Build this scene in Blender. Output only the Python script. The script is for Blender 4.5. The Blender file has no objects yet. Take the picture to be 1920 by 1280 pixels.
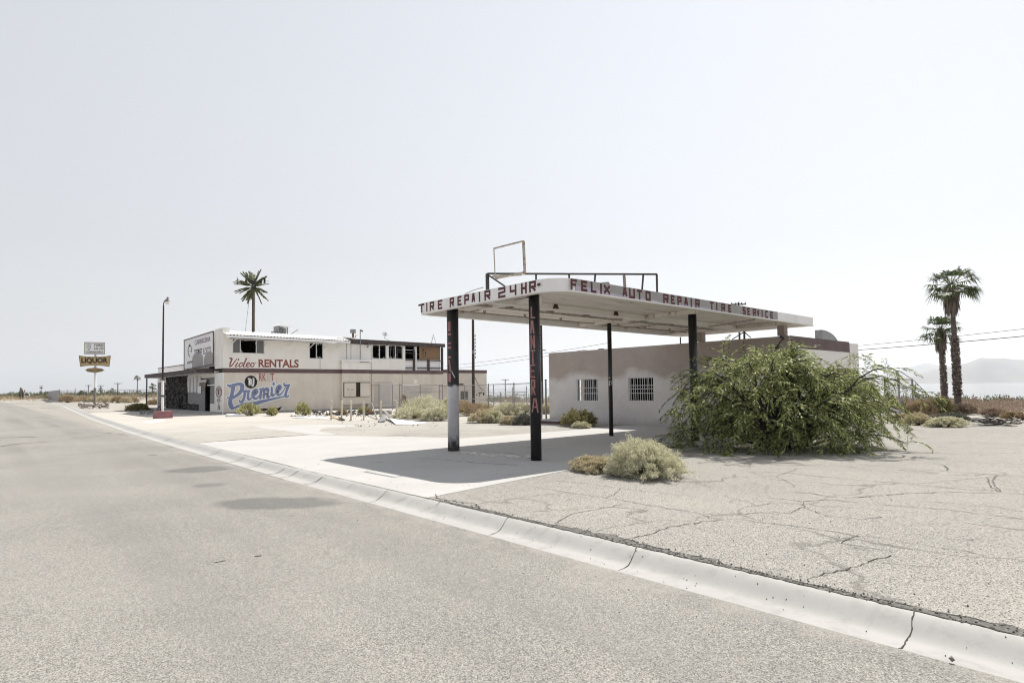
import bpy, math, random
import numpy as np
from mathutils import Vector, Matrix
R = math.radians
scene = bpy.context.scene
COL = scene.collection

# ---------------------------------------------------------------- camera
CAM_F, CAM_CX, CAM_CY = 1127.0, 960.0, 680.0          # measured on the 1920 x 1280 photograph
CAM_PITCH, CAM_ROLL, CAM_YAW, CAM_H = R(2.4), R(0.72), R(41.64), 1.65
FW = Vector((math.sin(CAM_YAW)*math.cos(CAM_PITCH), math.cos(CAM_YAW)*math.cos(CAM_PITCH), math.sin(CAM_PITCH)))
_r0 = Vector((math.cos(CAM_YAW), -math.sin(CAM_YAW), 0)); _u0 = _r0.cross(FW)
RT = _r0*math.cos(CAM_ROLL) - _u0*math.sin(CAM_ROLL)
UP = _u0*math.cos(CAM_ROLL) + _r0*math.sin(CAM_ROLL)
EYE = Vector((0, 0, CAM_H))
cam = bpy.data.cameras.new('camera'); camo = bpy.data.objects.new('camera', cam); COL.objects.link(camo)
m = Matrix((RT, UP, -FW)).transposed().to_4x4(); m.translation = EYE
camo.matrix_world = m
cam.sensor_width = 36; cam.lens = 36*CAM_F/1920
cam.shift_y = (CAM_CY-640)/1920; cam.clip_start = 0.05; cam.clip_end = 60000
scene.camera = camo

# ---------------------------------------------------------------- sky, sun, exposure
SUN_DIR = Vector((3.25, 0.60, 4.15)).normalized()      # towards the sun
SUN_EL = math.asin(SUN_DIR.z); SUN_AZ = math.atan2(SUN_DIR.x, SUN_DIR.y)
world = bpy.data.worlds.new('World'); scene.world = world; world.use_nodes = True
wt = world.node_tree; wt.nodes.clear()
sky = wt.nodes.new('ShaderNodeTexSky'); sky.sky_type = 'NISHITA'; sky.sun_disc = False
sky.sun_elevation = SUN_EL; sky.sun_rotation = SUN_AZ
sky.air_density = 2.1; sky.dust_density = 0.5; sky.ozone_density = 2.5; sky.altitude = 0
hs = wt.nodes.new('ShaderNodeHueSaturation'); hs.inputs['Saturation'].default_value = 0.22
bg = wt.nodes.new('ShaderNodeBackground'); bg.inputs['Strength'].default_value = 0.0595
wo = wt.nodes.new('ShaderNodeOutputWorld')
tint = wt.nodes.new('ShaderNodeMix'); tint.data_type = 'RGBA'; tint.blend_type = 'MULTIPLY'; tint.inputs[0].default_value = 1; tint.inputs[7].default_value = (.985, .988, 1.05, 1)   # the slightly violet cast of a dry hazy noon sky
wt.links.new(sky.outputs[0], hs.inputs['Color']); wt.links.new(hs.outputs[0], tint.inputs[6]); pale = wt.nodes.new('ShaderNodeMix'); pale.data_type = 'RGBA'; pale.inputs[0].default_value = .5; pale.inputs[7].default_value = (6.5, 6.62, 6.9, 1)   # thin high haze evens the sky out
wt.links.new(tint.outputs[2], pale.inputs[6]); wt.links.new(pale.outputs[2], bg.inputs[0]); wt.links.new(bg.outputs[0], wo.inputs[0])
sl = bpy.data.lights.new('sun', 'SUN'); sl.energy = 3.8; sl.angle = R(0.53); sl.color = (1.0, 0.95, 0.875)
so = bpy.data.objects.new('sun', sl); COL.objects.link(so); so.location = (30, 10, 60)
so.rotation_euler = SUN_DIR.to_track_quat('Z', 'Y').to_euler()
scene.view_settings.view_transform = 'Standard'; scene.view_settings.look = 'None'
scene.view_settings.gamma = 1; scene.view_settings.exposure = 1.0; scene.view_settings.use_curve_mapping = False
scene.cycles.volume_bounces = 0; scene.cycles.diffuse_bounces = 8
scene.cycles.transparent_max_bounces = 24
scene.cycles.use_denoising = True; scene.cycles.denoiser = 'OPENIMAGEDENOISE'; scene.cycles.denoising_input_passes = 'RGB_ALBEDO_NORMAL'; scene.cycles.denoising_prefilter = 'ACCURATE'; scene.cycles.filter_width = 1.1; scene.cycles.use_adaptive_sampling = False

# ---------------------------------------------------------------- placing helpers: a photo pixel to a point on a plane of the place
def ray(x, y): return FW + RT*((x-CAM_CX)/CAM_F) - UP*((y-CAM_CY)/CAM_F)
def onG(x, y, z=0.0):
    d = ray(x, y); return EYE + d*((z-CAM_H)/d.z)
def onX(x, y, X):
    d = ray(x, y); return EYE + d*(X/d.x)
def onY(x, y, Y):
    d = ray(x, y); return EYE + d*(Y/d.y)
def far(x, y, D):                                       # at depth D along the view
    return EYE + ray(x, y)*D

# ---------------------------------------------------------------- object helpers
ORG = {}
def tag(o, label=None, cat=None, group=None, kind=None):
    if label: o['label'] = label
    if cat: o['category'] = cat
    if group: o['group'] = group
    if kind: o['kind'] = kind
    return o
def thing(name, loc, label, cat, group=None):
    o = bpy.data.objects.new(name, None); COL.objects.link(o); o.location = loc
    o.empty_display_size = 0.2
    ORG[o.name] = Vector(loc); return tag(o, label, cat, group)
def link(name, me, mat, parent=None):
    o = bpy.data.objects.new(name, me); COL.objects.link(o)
    for mm in (mat if isinstance(mat, (list, tuple)) else [mat]): me.materials.append(mm)
    if parent is not None:
        o.parent = parent; ORG[o.name] = ORG[parent.name]
    else: ORG[o.name] = Vector((0, 0, 0))
    return o
def children(o): return [c for c in bpy.data.objects if c.parent == o]
def copy_tree(o, parent=None):
    c = o.copy(); COL.objects.link(c)
    if parent is not None: c.parent = parent
    for ch in children(o): copy_tree(ch, c)
    return c

class MB:
    def __init__(s): s.v = []; s.f = []; s.m = []; s.uv = {}
    def add(s, vs, fs, mi=0):
        n = len(s.v); s.v += [tuple(p) for p in vs]
        for f in fs: s.f.append([i+n for i in f]); s.m.append(mi)
        return s
    def box(s, x0, x1, y0, y1, z0, z1, mi=0):
        v = [(x, y, z) for z in (z0, z1) for y in (y0, y1) for x in (x0, x1)]
        return s.add(v, [(0,2,3,1),(4,5,7,6),(0,1,5,4),(2,6,7,3),(0,4,6,2),(1,3,7,5)], mi)
    def obox(s, c, ax, ay, az, mi=0):                   # half-axis vectors
        c, ax, ay, az = map(Vector, (c, ax, ay, az))
        v = [c+ax*i+ay*j+az*k for k in (-1,1) for j in (-1,1) for i in (-1,1)]
        return s.add(v, [(0,2,3,1),(4,5,7,6),(0,1,5,4),(2,6,7,3),(0,4,6,2),(1,3,7,5)], mi)
    def bar(s, p, q, w, h=None, mi=0, up=(0,0,1)):
        p, q = Vector(p), Vector(q); d = q-p; L = d.length
        if L < 1e-6: return s
        d /= L; upv = Vector(up)
        if abs(d.dot(upv)) > .98: upv = Vector((1, 0, 0))
        a = d.cross(upv).normalized(); b = a.cross(d)
        return s.obox((p+q)/2, a*w/2, b*(h or w)/2, d*L/2, mi)
    def tube(s, pts, rad, n=10, mi=0, cap=True):
        pts = [Vector(p) for p in pts]
        if not isinstance(rad, (list, tuple)): rad = [rad]*len(pts)
        vs = []; fs = []; ref = None
        for i, p in enumerate(pts):
            d = (pts[min(i+1, len(pts)-1)]-pts[max(i-1, 0)]).normalized()
            if ref is None:
                ref = Vector((0, 0, 1)) if abs(d.z) < .9 else Vector((1, 0, 0))
            a = (ref-d*ref.dot(d)).normalized(); b = d.cross(a); ref = a
            for k in range(n):
                t = 2*math.pi*k/n; vs.append(p+(a*math.cos(t)+b*math.sin(t))*rad[i])
        for i in range(len(pts)-1):
            for k in range(n):
                fs.append((i*n+k, i*n+(k+1) % n, (i+1)*n+(k+1) % n, (i+1)*n+k))
        if cap:
            fs.append(tuple(range(n-1, -1, -1))); fs.append(tuple(range((len(pts)-1)*n, len(pts)*n)))
        return s.add(vs, fs, mi)
    def poly(s, pts, mi=0): return s.add(pts, [tuple(range(len(pts)))], mi)
    def prism(s, pts, ext, mi=0):                       # polygon pushed along ext
        e = Vector(ext); n = len(pts); a = [Vector(p) for p in pts]; b = [p+e for p in a]
        fs = [tuple(range(n-1, -1, -1)), tuple(range(n, 2*n))]+[(i, (i+1) % n, n+(i+1) % n, n+i) for i in range(n)]
        return s.add(a+b, fs, mi)
    def build_each(s, name, mat, parent=None):           # every separate piece becomes an object of its own
        root = list(range(len(s.v)))
        def find(i):
            while root[i] != i: root[i] = root[root[i]]; i = root[i]
            return i
        for f in s.f:
            for j in f[1:]: root[find(j)] = find(f[0])
        groups = {}
        for f in s.f: groups.setdefault(find(f[0]), []).append(f)
        for fs in groups.values():
            ids = sorted({i for f in fs for i in f}); at = {i: k for k, i in enumerate(ids)}
            MB().add([s.v[i] for i in ids], [[at[i] for i in f] for f in fs]).build(name, mat, parent)
    def build(s, name, mat, parent=None, smooth=False):
        o = Vector((0, 0, 0)) if parent is None else ORG[parent.name]
        me = bpy.data.meshes.new(name)
        me.from_pydata([(x-o.x, y-o.y, z-o.z) for x, y, z in s.v], [], s.f)
        if isinstance(mat, (list, tuple)): me.polygons.foreach_set('material_index', s.m)
        if smooth: me.polygons.foreach_set('use_smooth', [True]*len(s.f))
        me.update()
        return link(name, me, mat, parent)

def wall_mb(mb, P, us, vs, u0, u1, v0, v1, holes, n, mi=0):
    """A wall with openings: P(u, v) gives the front point, n the thickness vector to the back."""
    U = sorted(set([u0, u1]+[h[i] for h in holes for i in (0, 1)]+list(us)))
    V = sorted(set([v0, v1]+[h[i] for h in holes for i in (2, 3)]+list(vs)))
    U = [u for u in U if u0 <= u <= u1]; V = [v for v in V if v0 <= v <= v1]
    n = Vector(n)
    def solid(i, j):
        if i < 0 or j < 0 or i >= len(U)-1 or j >= len(V)-1: return False
        cu, cv = (U[i]+U[i+1])/2, (V[j]+V[j+1])/2
        return not any(h[0] < cu < h[1] and h[2] < cv < h[3] for h in holes)
    for i in range(len(U)-1):
        for j in range(len(V)-1):
            if not solid(i, j): continue
            a, b, c, d = (Vector(P(U[k], V[l])) for k, l in ((i, j), (i+1, j), (i+1, j+1), (i, j+1)))
            mb.poly([a, b, c, d], mi); mb.poly([d+n, c+n, b+n, a+n], mi)
            if not solid(i-1, j): mb.poly([a, d, d+n, a+n], mi)
            if not solid(i+1, j): mb.poly([b, b+n, c+n, c], mi)
            if not solid(i, j-1): mb.poly([a, a+n, b+n, b], mi)
            if not solid(i, j+1): mb.poly([d, c, c+n, d+n], mi)
    return mb

def np_mesh(name, V, F, mat, parent=None, origin=None, link_it=True, mats=None):
    o = np.zeros(3) if parent is None else np.array(ORG[parent.name])
    if origin is not None: o = np.array(origin)
    V = np.asarray(V, dtype=np.float64)-o; F = np.asarray(F, dtype=np.int32); k = F.shape[1]
    me = bpy.data.meshes.new(name)
    me.vertices.add(len(V)); me.vertices.foreach_set('co', V.astype(np.float32).ravel())
    me.loops.add(F.size); me.loops.foreach_set('vertex_index', F.ravel())
    me.polygons.add(len(F)); me.polygons.foreach_set('loop_start', np.arange(0, F.size, k, dtype=np.int32))
    me.polygons.foreach_set('loop_total', np.full(len(F), k, dtype=np.int32))
    if mats is not None: me.polygons.foreach_set('material_index', mats)
    me.update(); me.validate()
    return link(name, me, mat, parent) if link_it else me

# painted strokes and lettering, laid on a plane given by frame(u, v) -> point
def stroke(mb, pts, w, P, closed=False, mi=0):
    """Flat ribbon of half width w (number or list) through 2-D points with round joins, mapped by P."""
    n = len(pts); W = w if isinstance(w, (list, tuple)) else [w]*n
    L = []; Rr = []
    for i in range(n):
        a = pts[max(i-1, 0)]; b = pts[min(i+1, n-1)]
        dx, dy = b[0]-a[0], b[1]-a[1]; l = math.hypot(dx, dy) or 1
        nx, ny = -dy/l, dx/l
        L.append((pts[i][0]+nx*W[i], pts[i][1]+ny*W[i])); Rr.append((pts[i][0]-nx*W[i], pts[i][1]-ny*W[i]))
    for i in range(n-1): mb.poly([P(*q) for q in (L[i], L[i+1], Rr[i+1], Rr[i])], mi)
    return mb
def disc(mb, c, rx, ry, P, n=28, mi=0):
    return mb.poly([P(c[0]+rx*math.cos(2*math.pi*k/n), c[1]+ry*math.sin(2*math.pi*k/n)) for k in range(n)], mi)
def smooth_path(pts, k=6):
    """Catmull-Rom through the points (x, y[, w])."""
    out = []; n = len(pts)
    for i in range(n-1):
        p0, p1, p2, p3 = pts[max(i-1, 0)], pts[i], pts[i+1], pts[min(i+2, n-1)]
        for s in range(k):
            t = s/k
            out.append(tuple(.5*((2*b)+(-a+c)*t+(2*a-5*b+4*c-d)*t*t+(-a+3*b-3*c+d)*t**3) for a, b, c, d in zip(p0, p1, p2, p3)))
    out.append(tuple(pts[-1])); return out
BLOCK = {  # block capitals as straight strokes in a unit box (x right, y up)
 'T': [[(0,1),(1,1)],[(.5,1),(.5,0)]], 'I': [[(.5,0),(.5,1)]], 'R': [[(0,0),(0,1),(.95,1),(.95,.48),(0,.48)],[(.4,.48),(1,0)]],
 'E': [[(1,1),(0,1),(0,0),(1,0)],[(0,.5),(.8,.5)]], 'P': [[(0,0),(0,1),(1,1),(1,.45),(0,.45)]], 'A': [[(0,0),(.35,1),(.65,1),(1,0)],[(.18,.38),(.82,.38)]],
 '2': [[(0,1),(1,1),(1,.55),(0,.45),(0,0),(1,0)]], '4': [[(0,1),(0,.42),(1,.42)],[(1,1),(1,0)]], 'H': [[(0,0),(0,1)],[(1,0),(1,1)],[(0,.5),(1,.5)]],
 'F': [[(0,0),(0,1),(1,1)],[(0,.5),(.8,.5)]], 'L': [[(0,1),(0,0),(1,0)]], 'X': [[(0,0),(1,1)],[(0,1),(1,0)]], 'U': [[(0,1),(0,0),(1,0),(1,1)]],
 'O': [[(0,0),(0,1),(1,1),(1,0),(0,0)]], 'S': [[(1,1),(0,1),(0,.52),(1,.48),(1,0),(0,0)]], 'V': [[(0,1),(.5,0),(1,1)]], 'C': [[(1,1),(0,1),(0,0),(1,0)]],
 'N': [[(0,0),(0,1),(1,0),(1,1)]], 'Y': [[(0,1),(.5,.5),(1,1)],[(.5,.5),(.5,0)]]}
def block_letter(mb, ch, u0, u1, v0, v1, t, P, mi=0):
    """Letter in the rectangle u0..u1, v0..v1, stroke width t; square joins."""
    a0, a1, b0, b1 = u0+t/2, u1-t/2, v0+t/2, v1-t/2
    if ch == 'I': a0 = a1 = (u0+u1)/2
    lay = 0
    for pl in BLOCK[ch]:
        pts = [(a0+(a1-a0)*x, b0+(b1-b0)*y) for x, y in pl]
        for (p, q) in zip(pts[:-1], pts[1:]):
            dx, dy = q[0]-p[0], q[1]-p[1]; l = math.hypot(dx, dy) or 1; dx, dy = dx/l, dy/l
            e = t/2 if (abs(dx) < 1e-6 or abs(dy) < 1e-6) else 0
            p2 = (p[0]-dx*e, p[1]-dy*e); q2 = (q[0]+dx*e, q[1]+dy*e); nx, ny = -dy*t/2, dx*t/2
            d = lay*.0006; lay += 1                      # strokes crossing each other never share a plane
            mb.poly([P(p2[0]+nx, p2[1]+ny, d), P(q2[0]+nx, q2[1]+ny, d), P(q2[0]-nx, q2[1]-ny, d), P(p2[0]-nx, p2[1]-ny, d)], mi)
    return mb
_fontcache = {}
def text_mb(mb, txt, P, bold=0.0, spacing=1.0, shear=0.0, mi=0):
    """Built-in font, its box scaled to the unit square and mapped by P(u, v)."""
    key = (txt, bold, spacing, shear)
    if key not in _fontcache:
        cu = bpy.data.curves.new('lettering', 'FONT'); cu.body = txt; cu.offset = bold; cu.space_character = spacing; cu.shear = shear
        cu.resolution_u = 4
        ob = bpy.data.objects.new('lettering', cu); COL.objects.link(ob)
        dg = bpy.context.evaluated_depsgraph_get(); me = bpy.data.meshes.new_from_object(ob.evaluated_get(dg))
        V = [tuple(v.co) for v in me.vertices]; Fs = [tuple(p.vertices) for p in me.polygons]
        bpy.data.objects.remove(ob); bpy.data.curves.remove(cu); bpy.data.meshes.remove(me)
        xs = [v[0] for v in V]; ys = [v[1] for v in V]
        V = [((v[0]-min(xs))/(max(xs)-min(xs)), (v[1]-min(ys))/(max(ys)-min(ys))) for v in V]
        _fontcache[key] = (V, Fs)
    V, Fs = _fontcache[key]
    return mb.add([P(u, v) for u, v in V], Fs, mi)
# ---------------------------------------------------------------- materials
def srgb(r, g, b):
    return tuple(((c/255)/12.92 if c/255 <= .04045 else ((c/255+.055)/1.055)**2.4) for c in (r, g, b))+(1,)
class NT:
    def __init__(s, name, rough=.9, spec=.25):
        s.mat = bpy.data.materials.new(name); s.mat.use_nodes = True; s.t = s.mat.node_tree
        s.b = s.t.nodes['Principled BSDF']; s.b.inputs['Roughness'].default_value = rough
        s.b.inputs['Specular IOR Level'].default_value = spec
        s._tc = None
    def n(s, typ, **kw):
        nd = s.t.nodes.new(typ)
        for k, v in kw.items():
            if k in nd.inputs: nd.inputs[k].default_value = v
            else: setattr(nd, k, v)
        return nd
    def l(s, a, b): s.t.links.new(a, b)
    def pos(s):                                          # world position
        if s._tc is None: s._tc = s.n('ShaderNodeNewGeometry')
        return s._tc.outputs['Position']
    def noise(s, scale, detail=4, rough=.6, vec=None, dist=0):
        nd = s.n('ShaderNodeTexNoise'); nd.inputs['Scale'].default_value = scale; nd.inputs['Detail'].default_value = detail
        nd.inputs['Roughness'].default_value = rough; nd.inputs['Distortion'].default_value = dist
        s.l(vec if vec is not None else s.pos(), nd.inputs['Vector']); return nd.outputs['Fac']
    def scaled(s, v, vec=None):
        nd = s.n('ShaderNodeVectorMath', operation='MULTIPLY'); nd.inputs[1].default_value = v
        s.l(vec if vec is not None else s.pos(), nd.inputs[0]); return nd.outputs[0]
    def ramp(s, fac, a, b, ca=(0,0,0,1), cb=(1,1,1,1), interp='LINEAR'):
        nd = s.n('ShaderNodeValToRGB'); e = nd.color_ramp.elements; nd.color_ramp.interpolation = interp
        e[0].position = a; e[1].position = b; e[0].color = ca; e[1].color = cb
        s.l(fac, nd.inputs[0]); return nd.outputs[0]
    def mix(s, fac, a, b, mode='MIX'):
        nd = s.n('ShaderNodeMix', data_type='RGBA', blend_type=mode)
        for sock, v in ((nd.inputs[0], fac), (nd.inputs[6], a), (nd.inputs[7], b)):
            if hasattr(v, 'links'): s.l(v, sock)
            else: sock.default_value = v
        return nd.outputs[2]
    def math(s, op, a, b=0.0, clamp=False):
        nd = s.n('ShaderNodeMath', operation=op); nd.use_clamp = clamp
        for i, v in enumerate((a, b)):
            if hasattr(v, 'links'): s.l(v, nd.inputs[i])
            else: nd.inputs[i].default_value = v
        return nd.outputs[0]
    def sep(s, vec=None):
        nd = s.n('ShaderNodeSeparateXYZ'); s.l(vec if vec is not None else s.pos(), nd.inputs[0]); return nd.outputs
    def bump(s, h, strength=.3, dist=.01):
        nd = s.n('ShaderNodeBump'); nd.inputs['Strength'].default_value = strength; nd.inputs['Distance'].default_value = dist
        s.l(h, nd.inputs['Height']); s.l(nd.outputs[0], s.b.inputs['Normal'])
    def out(s, col):
        if hasattr(col, 'links'): s.l(col, s.b.inputs['Base Color'])
        else: s.b.inputs['Base Color'].default_value = col
        return s.mat
def g(v, t=(1, 1, 1)): return (v*t[0], v*t[1], v*t[2], 1)

def paint(name, col, rough=.7, var=.18, scale=3.0, spec=.25, fleck=None, bump=.15, streak=0.0):
    """Weathered paint or plaster: broad tone drift, fine grain and optional flecks of wear."""
    k = NT(name, rough, spec); c = Vector(col[:3])
    a = k.mix(k.ramp(k.noise(scale, 5), .3, .7), tuple(c*(1-var))+(1,), tuple(c*(1+var*.6))+(1,))
    a = k.mix(k.math('MULTIPLY', k.ramp(k.noise(scale*14, 3), .35, .7), .35), a, tuple(c*(1-var*1.2))+(1,))
    if fleck: a = k.mix(k.ramp(k.noise(scale*5, 6, .7), .62, .68), a, fleck)
    if streak:                                           # rain streaks and dust
        a = k.mix(k.math('MULTIPLY', k.ramp(k.noise(1.0, 5, .65, k.scaled((2.6, 2.6, .35))), .46, .72), streak), a, tuple(c*.55)+(1,))
        a = k.mix(k.math('MULTIPLY', k.ramp(k.noise(.45, 4), .5, .75), streak*.7), a, tuple(c*.72)+(1,))
    if bump: k.bump(k.noise(scale*30, 3), bump, .004)
    return k.out(a)
def metal(name, col, rough=.45, rust=None):
    k = NT(name, rough, .5); k.b.inputs['Metallic'].default_value = .35
    c = Vector(col[:3]); a = k.mix(k.ramp(k.noise(4, 5), .3, .7), tuple(c*.75)+(1,), tuple(c*1.1)+(1,))
    if rust: a = k.mix(k.ramp(k.noise(9, 6, .7), .5, .62), a, rust)
    return k.out(a)
def leaf(name, ca, cb, cc=None, trans=.25, rough=.6, sunlit=None):
    k = NT(name, rough, .3)
    rnd = k.n('ShaderNodeNewGeometry').outputs['Random Per Island']
    a = k.mix(rnd, ca, cb)
    if cc: a = k.mix(k.ramp(k.noise(1.3, 3), .5, .68), a, cc)
    if sunlit:                                            # sun and shade painted into the leaves: dark clumps, pale lit sprays
        spray = k.math('ADD', k.math('MULTIPLY', rnd, .55), k.math('MULTIPLY', k.noise(3.2, 3), .75))
        a = k.mix(k.ramp(spray, .56, .82), a, sunlit)
    k.out(a)
    if trans:
        tr = k.n('ShaderNodeBsdfTranslucent'); mx = k.n('ShaderNodeMixShader'); mx.inputs[0].default_value = trans
        k.l(a, tr.inputs['Color']); k.l(k.b.outputs[0], mx.inputs[1]); k.l(tr.outputs[0], mx.inputs[2])
        k.l(mx.outputs[0], k.t.nodes['Material Output'].inputs['Surface'])
    return k.mat

def ellipse_mask(k, cx, cy, rx, ry, ang=0.0, soft=.25, wob=.5):
    x, y, _ = k.sep()
    dx = k.math('SUBTRACT', x, cx); dy = k.math('SUBTRACT', y, cy); ca, sa = math.cos(ang), math.sin(ang)
    u = k.math('ADD', k.math('MULTIPLY', dx, ca/rx), k.math('MULTIPLY', dy, sa/rx))
    v = k.math('ADD', k.math('MULTIPLY', dx, -sa/ry), k.math('MULTIPLY', dy, ca/ry))
    d = k.math('SQRT', k.math('ADD', k.math('MULTIPLY', u, u), k.math('MULTIPLY', v, v)))
    d = k.math('ADD', d, k.math('MULTIPLY', k.math('SUBTRACT', k.noise(1.6, 4), .5), wob))
    return k.ramp(d, 1-soft, 1+soft*.3, (1,1,1,1), (0,0,0,1))

def road_material():
    k = NT('weathered_asphalt', .93, .2)
    base = k.mix(k.ramp(k.noise(.35, 6, .6), .3, .72), g(.182, (1, .964, .88)), g(.242, (1, .957, .865)))
    # aggregate: pale stones and dark pits
    vor = k.n('ShaderNodeTexVoronoi'); vor.inputs['Scale'].default_value = 115; k.l(k.pos(), vor.inputs['Vector'])
    bw = k.n('ShaderNodeRGBToBW'); k.l(vor.outputs['Color'], bw.inputs[0])
    stone = bw.outputs[0]
    a = k.mix(k.ramp(stone, .45, .85), base, g(.36, (1, .96, .88)))
    a = k.mix(k.math('MULTIPLY', k.ramp(stone, .22, .36, (1,1,1,1), (0,0,0,1)), .8), a, g(.085))
    n2 = k.noise(120, 4, .75)
    a = k.mix(k.math('MULTIPLY', k.ramp(n2, .52, .62), .55), a, g(.06))
    a = k.mix(k.math('MULTIPLY', k.ramp(k.noise(25, 4, .7), .56, .7), .35), a, g(.09))
    # long faint tyre lanes and seams along the street
    lanes = k.noise(1.0, 3, .5, k.scaled((1.1, .03, 1)))
    a = k.mix(k.math('MULTIPLY', k.ramp(lanes, .42, .7), .40), a, g(.13, (1, .97, .95)))
    pale = k.noise(.22, 4, .6)
    a = k.mix(k.math('MULTIPLY', k.ramp(pale, .42, .75), .42), a, g(.31, (1, .965, .89)))
    x, y, _ = k.sep(); edge = k.math('ADD', k.math('MULTIPLY', k.math('SUBTRACT', x, 4.15), 1.6), k.math('MULTIPLY', k.math('SUBTRACT', k.noise(2.2, 5), .5), 2.4))
    a = k.mix(k.math('MULTIPLY', k.ramp(edge, .25, 1.0), .45), a, g(.34, (1, .95, .85)))   # sand drifted against the gutter
    for (px, py, w, hgt, am) in ((375, 880, 62, 7.5, .55), (392, 909, 34, 5, .4), (520, 943, 132, 15, .55)):
        c = onG(px, py, -.1); e = onG(px+w, py, -.1); f = onG(px, py+hgt, -.1)
        ang = math.atan2(e.y-c.y, e.x-c.x)
        rx = (e-c).length; ry = abs((f-c).dot(Vector((-math.sin(ang), math.cos(ang), 0))))
        mk = ellipse_mask(k, c.x, c.y, rx, ry, ang, .34, .85)
        a = k.mix(k.math('MULTIPLY', mk, am), a, g(.075, (1, 1, 1.03)))
    k.bump(stone, .5, .006)
    return k.out(a)
def lot_material():
    k = NT('cracked_lot_asphalt', .95, .15)
    base = k.mix(k.ramp(k.noise(.3, 6, .6), .3, .7), g(.208, (1, .965, .885)), g(.28, (1, .96, .865)))
    vor = k.n('ShaderNodeTexVoronoi'); vor.inputs['Scale'].default_value = 110; k.l(k.pos(), vor.inputs['Vector'])
    bw = k.n('ShaderNodeRGBToBW'); k.l(vor.outputs['Color'], bw.inputs[0]); stone = bw.outputs[0]
    a = k.mix(k.ramp(stone, .55, .85), base, g(.40, (1, .96, .89)))
    a = k.mix(k.ramp(stone, .2, .30, (1,1,1,1), (0,0,0,1)), a, g(.07))
    v2 = k.n('ShaderNodeTexVoronoi'); v2.inputs['Scale'].default_value = 20; k.l(k.pos(), v2.inputs['Vector'])
    a = k.mix(k.ramp(v2.outputs['Distance'], .10, .16, (1,1,1,1), (0,0,0,1)), a, g(.045))
    a = k.mix(k.math('MULTIPLY', k.ramp(k.noise(30, 4, .7), .54, .7), .3), a, g(.11))
    # wandering hairline cracks
    wv = k.n('ShaderNodeVectorMath', operation='ADD'); nz = k.n('ShaderNodeTexNoise'); nz.inputs['Scale'].default_value = 1.1
    nz.inputs['Detail'].default_value = 5; k.l(k.pos(), nz.inputs['Vector'])
    sc = k.n('ShaderNodeVectorMath', operation='SCALE'); sc.inputs['Scale'].default_value = 1.3; k.l(nz.outputs['Color'], sc.inputs[0])
    k.l(k.pos(), wv.inputs[0]); k.l(sc.outputs[0], wv.inputs[1])
    cr = k.n('ShaderNodeTexVoronoi', feature='DISTANCE_TO_EDGE'); cr.inputs['Scale'].default_value = .33; k.l(wv.outputs[0], cr.inputs['Vector'])
    line = k.ramp(cr.outputs['Distance'], .003, .014, (1,1,1,1), (0,0,0,1))
    line = k.math('MULTIPLY', line, k.ramp(k.noise(.5, 3), .38, .55))
    a = k.mix(k.math('MULTIPLY', line, .55), a, g(.06, (1, .93, .85)))
    # blown sand thickens towards the back of the lot
    x, y, _ = k.sep()
    dust = k.math('ADD', k.math('MULTIPLY', k.math('SUBTRACT', y, 12.5), .055), k.math('MULTIPLY', k.math('SUBTRACT', k.noise(.35, 5), .5), 1.6))
    dust = k.math('MULTIPLY', dust, .75, clamp=True)
    sand = k.mix(k.noise(6, 5), g(.36, (1, .95, .86)), g(.46, (1, .95, .87)))
    a = k.mix(dust, a, sand)
    spot = k.ramp(k.noise(.55, 4, .6, k.scaled((1, 1.4, 1))), .62, .75)
    a = k.mix(k.math('MULTIPLY', spot, .35), a, g(.34, (1, .93, .8)))
    k.bump(stone, .4, .006)
    return k.out(a)
def concrete_material(name, v, tint=(1, .985, .955), stain=.25, rough=.9):
    k = NT(name, rough, .25)
    a = k.mix(k.ramp(k.noise(.6, 6, .65), .3, .72), g(v*.9, tint), g(v*1.04, tint))
    a = k.mix(k.math('MULTIPLY', k.ramp(k.noise(5, 6, .7), .5, .75), stain), a, g(v*.62, (1, .96, .9)))
    a = k.mix(k.ramp(k.noise(70, 3, .7), .68, .74), a, g(v*.5))
    st = k.noise(1.5, 5, .65, k.scaled((.35, 2.6, 1)))
    a = k.mix(k.math('MULTIPLY', k.ramp(st, .58, .72), stain*.8), a, g(v*.66, (1, .97, .93)))
    k.bump(k.noise(60, 4), .25, .004)
    return k.out(a)
def sand_material():
    k = NT('desert_sand', .97, .1)
    a = k.mix(k.ramp(k.noise(.12, 6, .65), .3, .7), g(.27, (1, .94, .85)), g(.38, (1, .95, .87)))
    a = k.mix(k.math('MULTIPLY', k.ramp(k.noise(1.8, 6, .7), .48, .7), .5), a, g(.20, (1, .9, .78)))
    a = k.mix(k.ramp(k.noise(22, 4, .75), .64, .72), a, g(.11, (1, .9, .8)))
    k.bump(k.noise(9, 6, .7), .5, .04)
    return k.out(a)

M = {}
M['road'] = road_material(); M['lot'] = lot_material(); M['sand'] = sand_material()
M['apron'] = concrete_material('pale_concrete', .40, stain=.16); M['kerb'] = concrete_material('kerb_concrete', .36, stain=.55)
M['oldconc'] = concrete_material('grey_concrete', .36, stain=.5)
M['crack'] = paint('crack_dirt', g(.055, (1, .93, .86)), .95, .4, 9, bump=0)
M['crumble'] = paint('crumbled_asphalt', g(.155, (1, .96, .9)), .95, .6, 26, fleck=g(.05), bump=.6)
M['black'] = paint('black_paint', g(.014, (1, .98, 1.1)), .32, .45, 2.2, .5, fleck=g(.035), bump=.1)
M['darkmetal'] = metal('dark_metal', g(.05), .5)
M['steel'] = metal('galvanised_steel', g(.25, (1, 1, 1.03)), .5)
M['rustmetal'] = metal('rusty_metal', g(.42, (1, .94, .84)), .6, g(.20, (1.3, .85, .6)))
M['rust'] = paint('rust', g(.085, (1.4, .8, .55)), .9, .5, 8)
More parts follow.
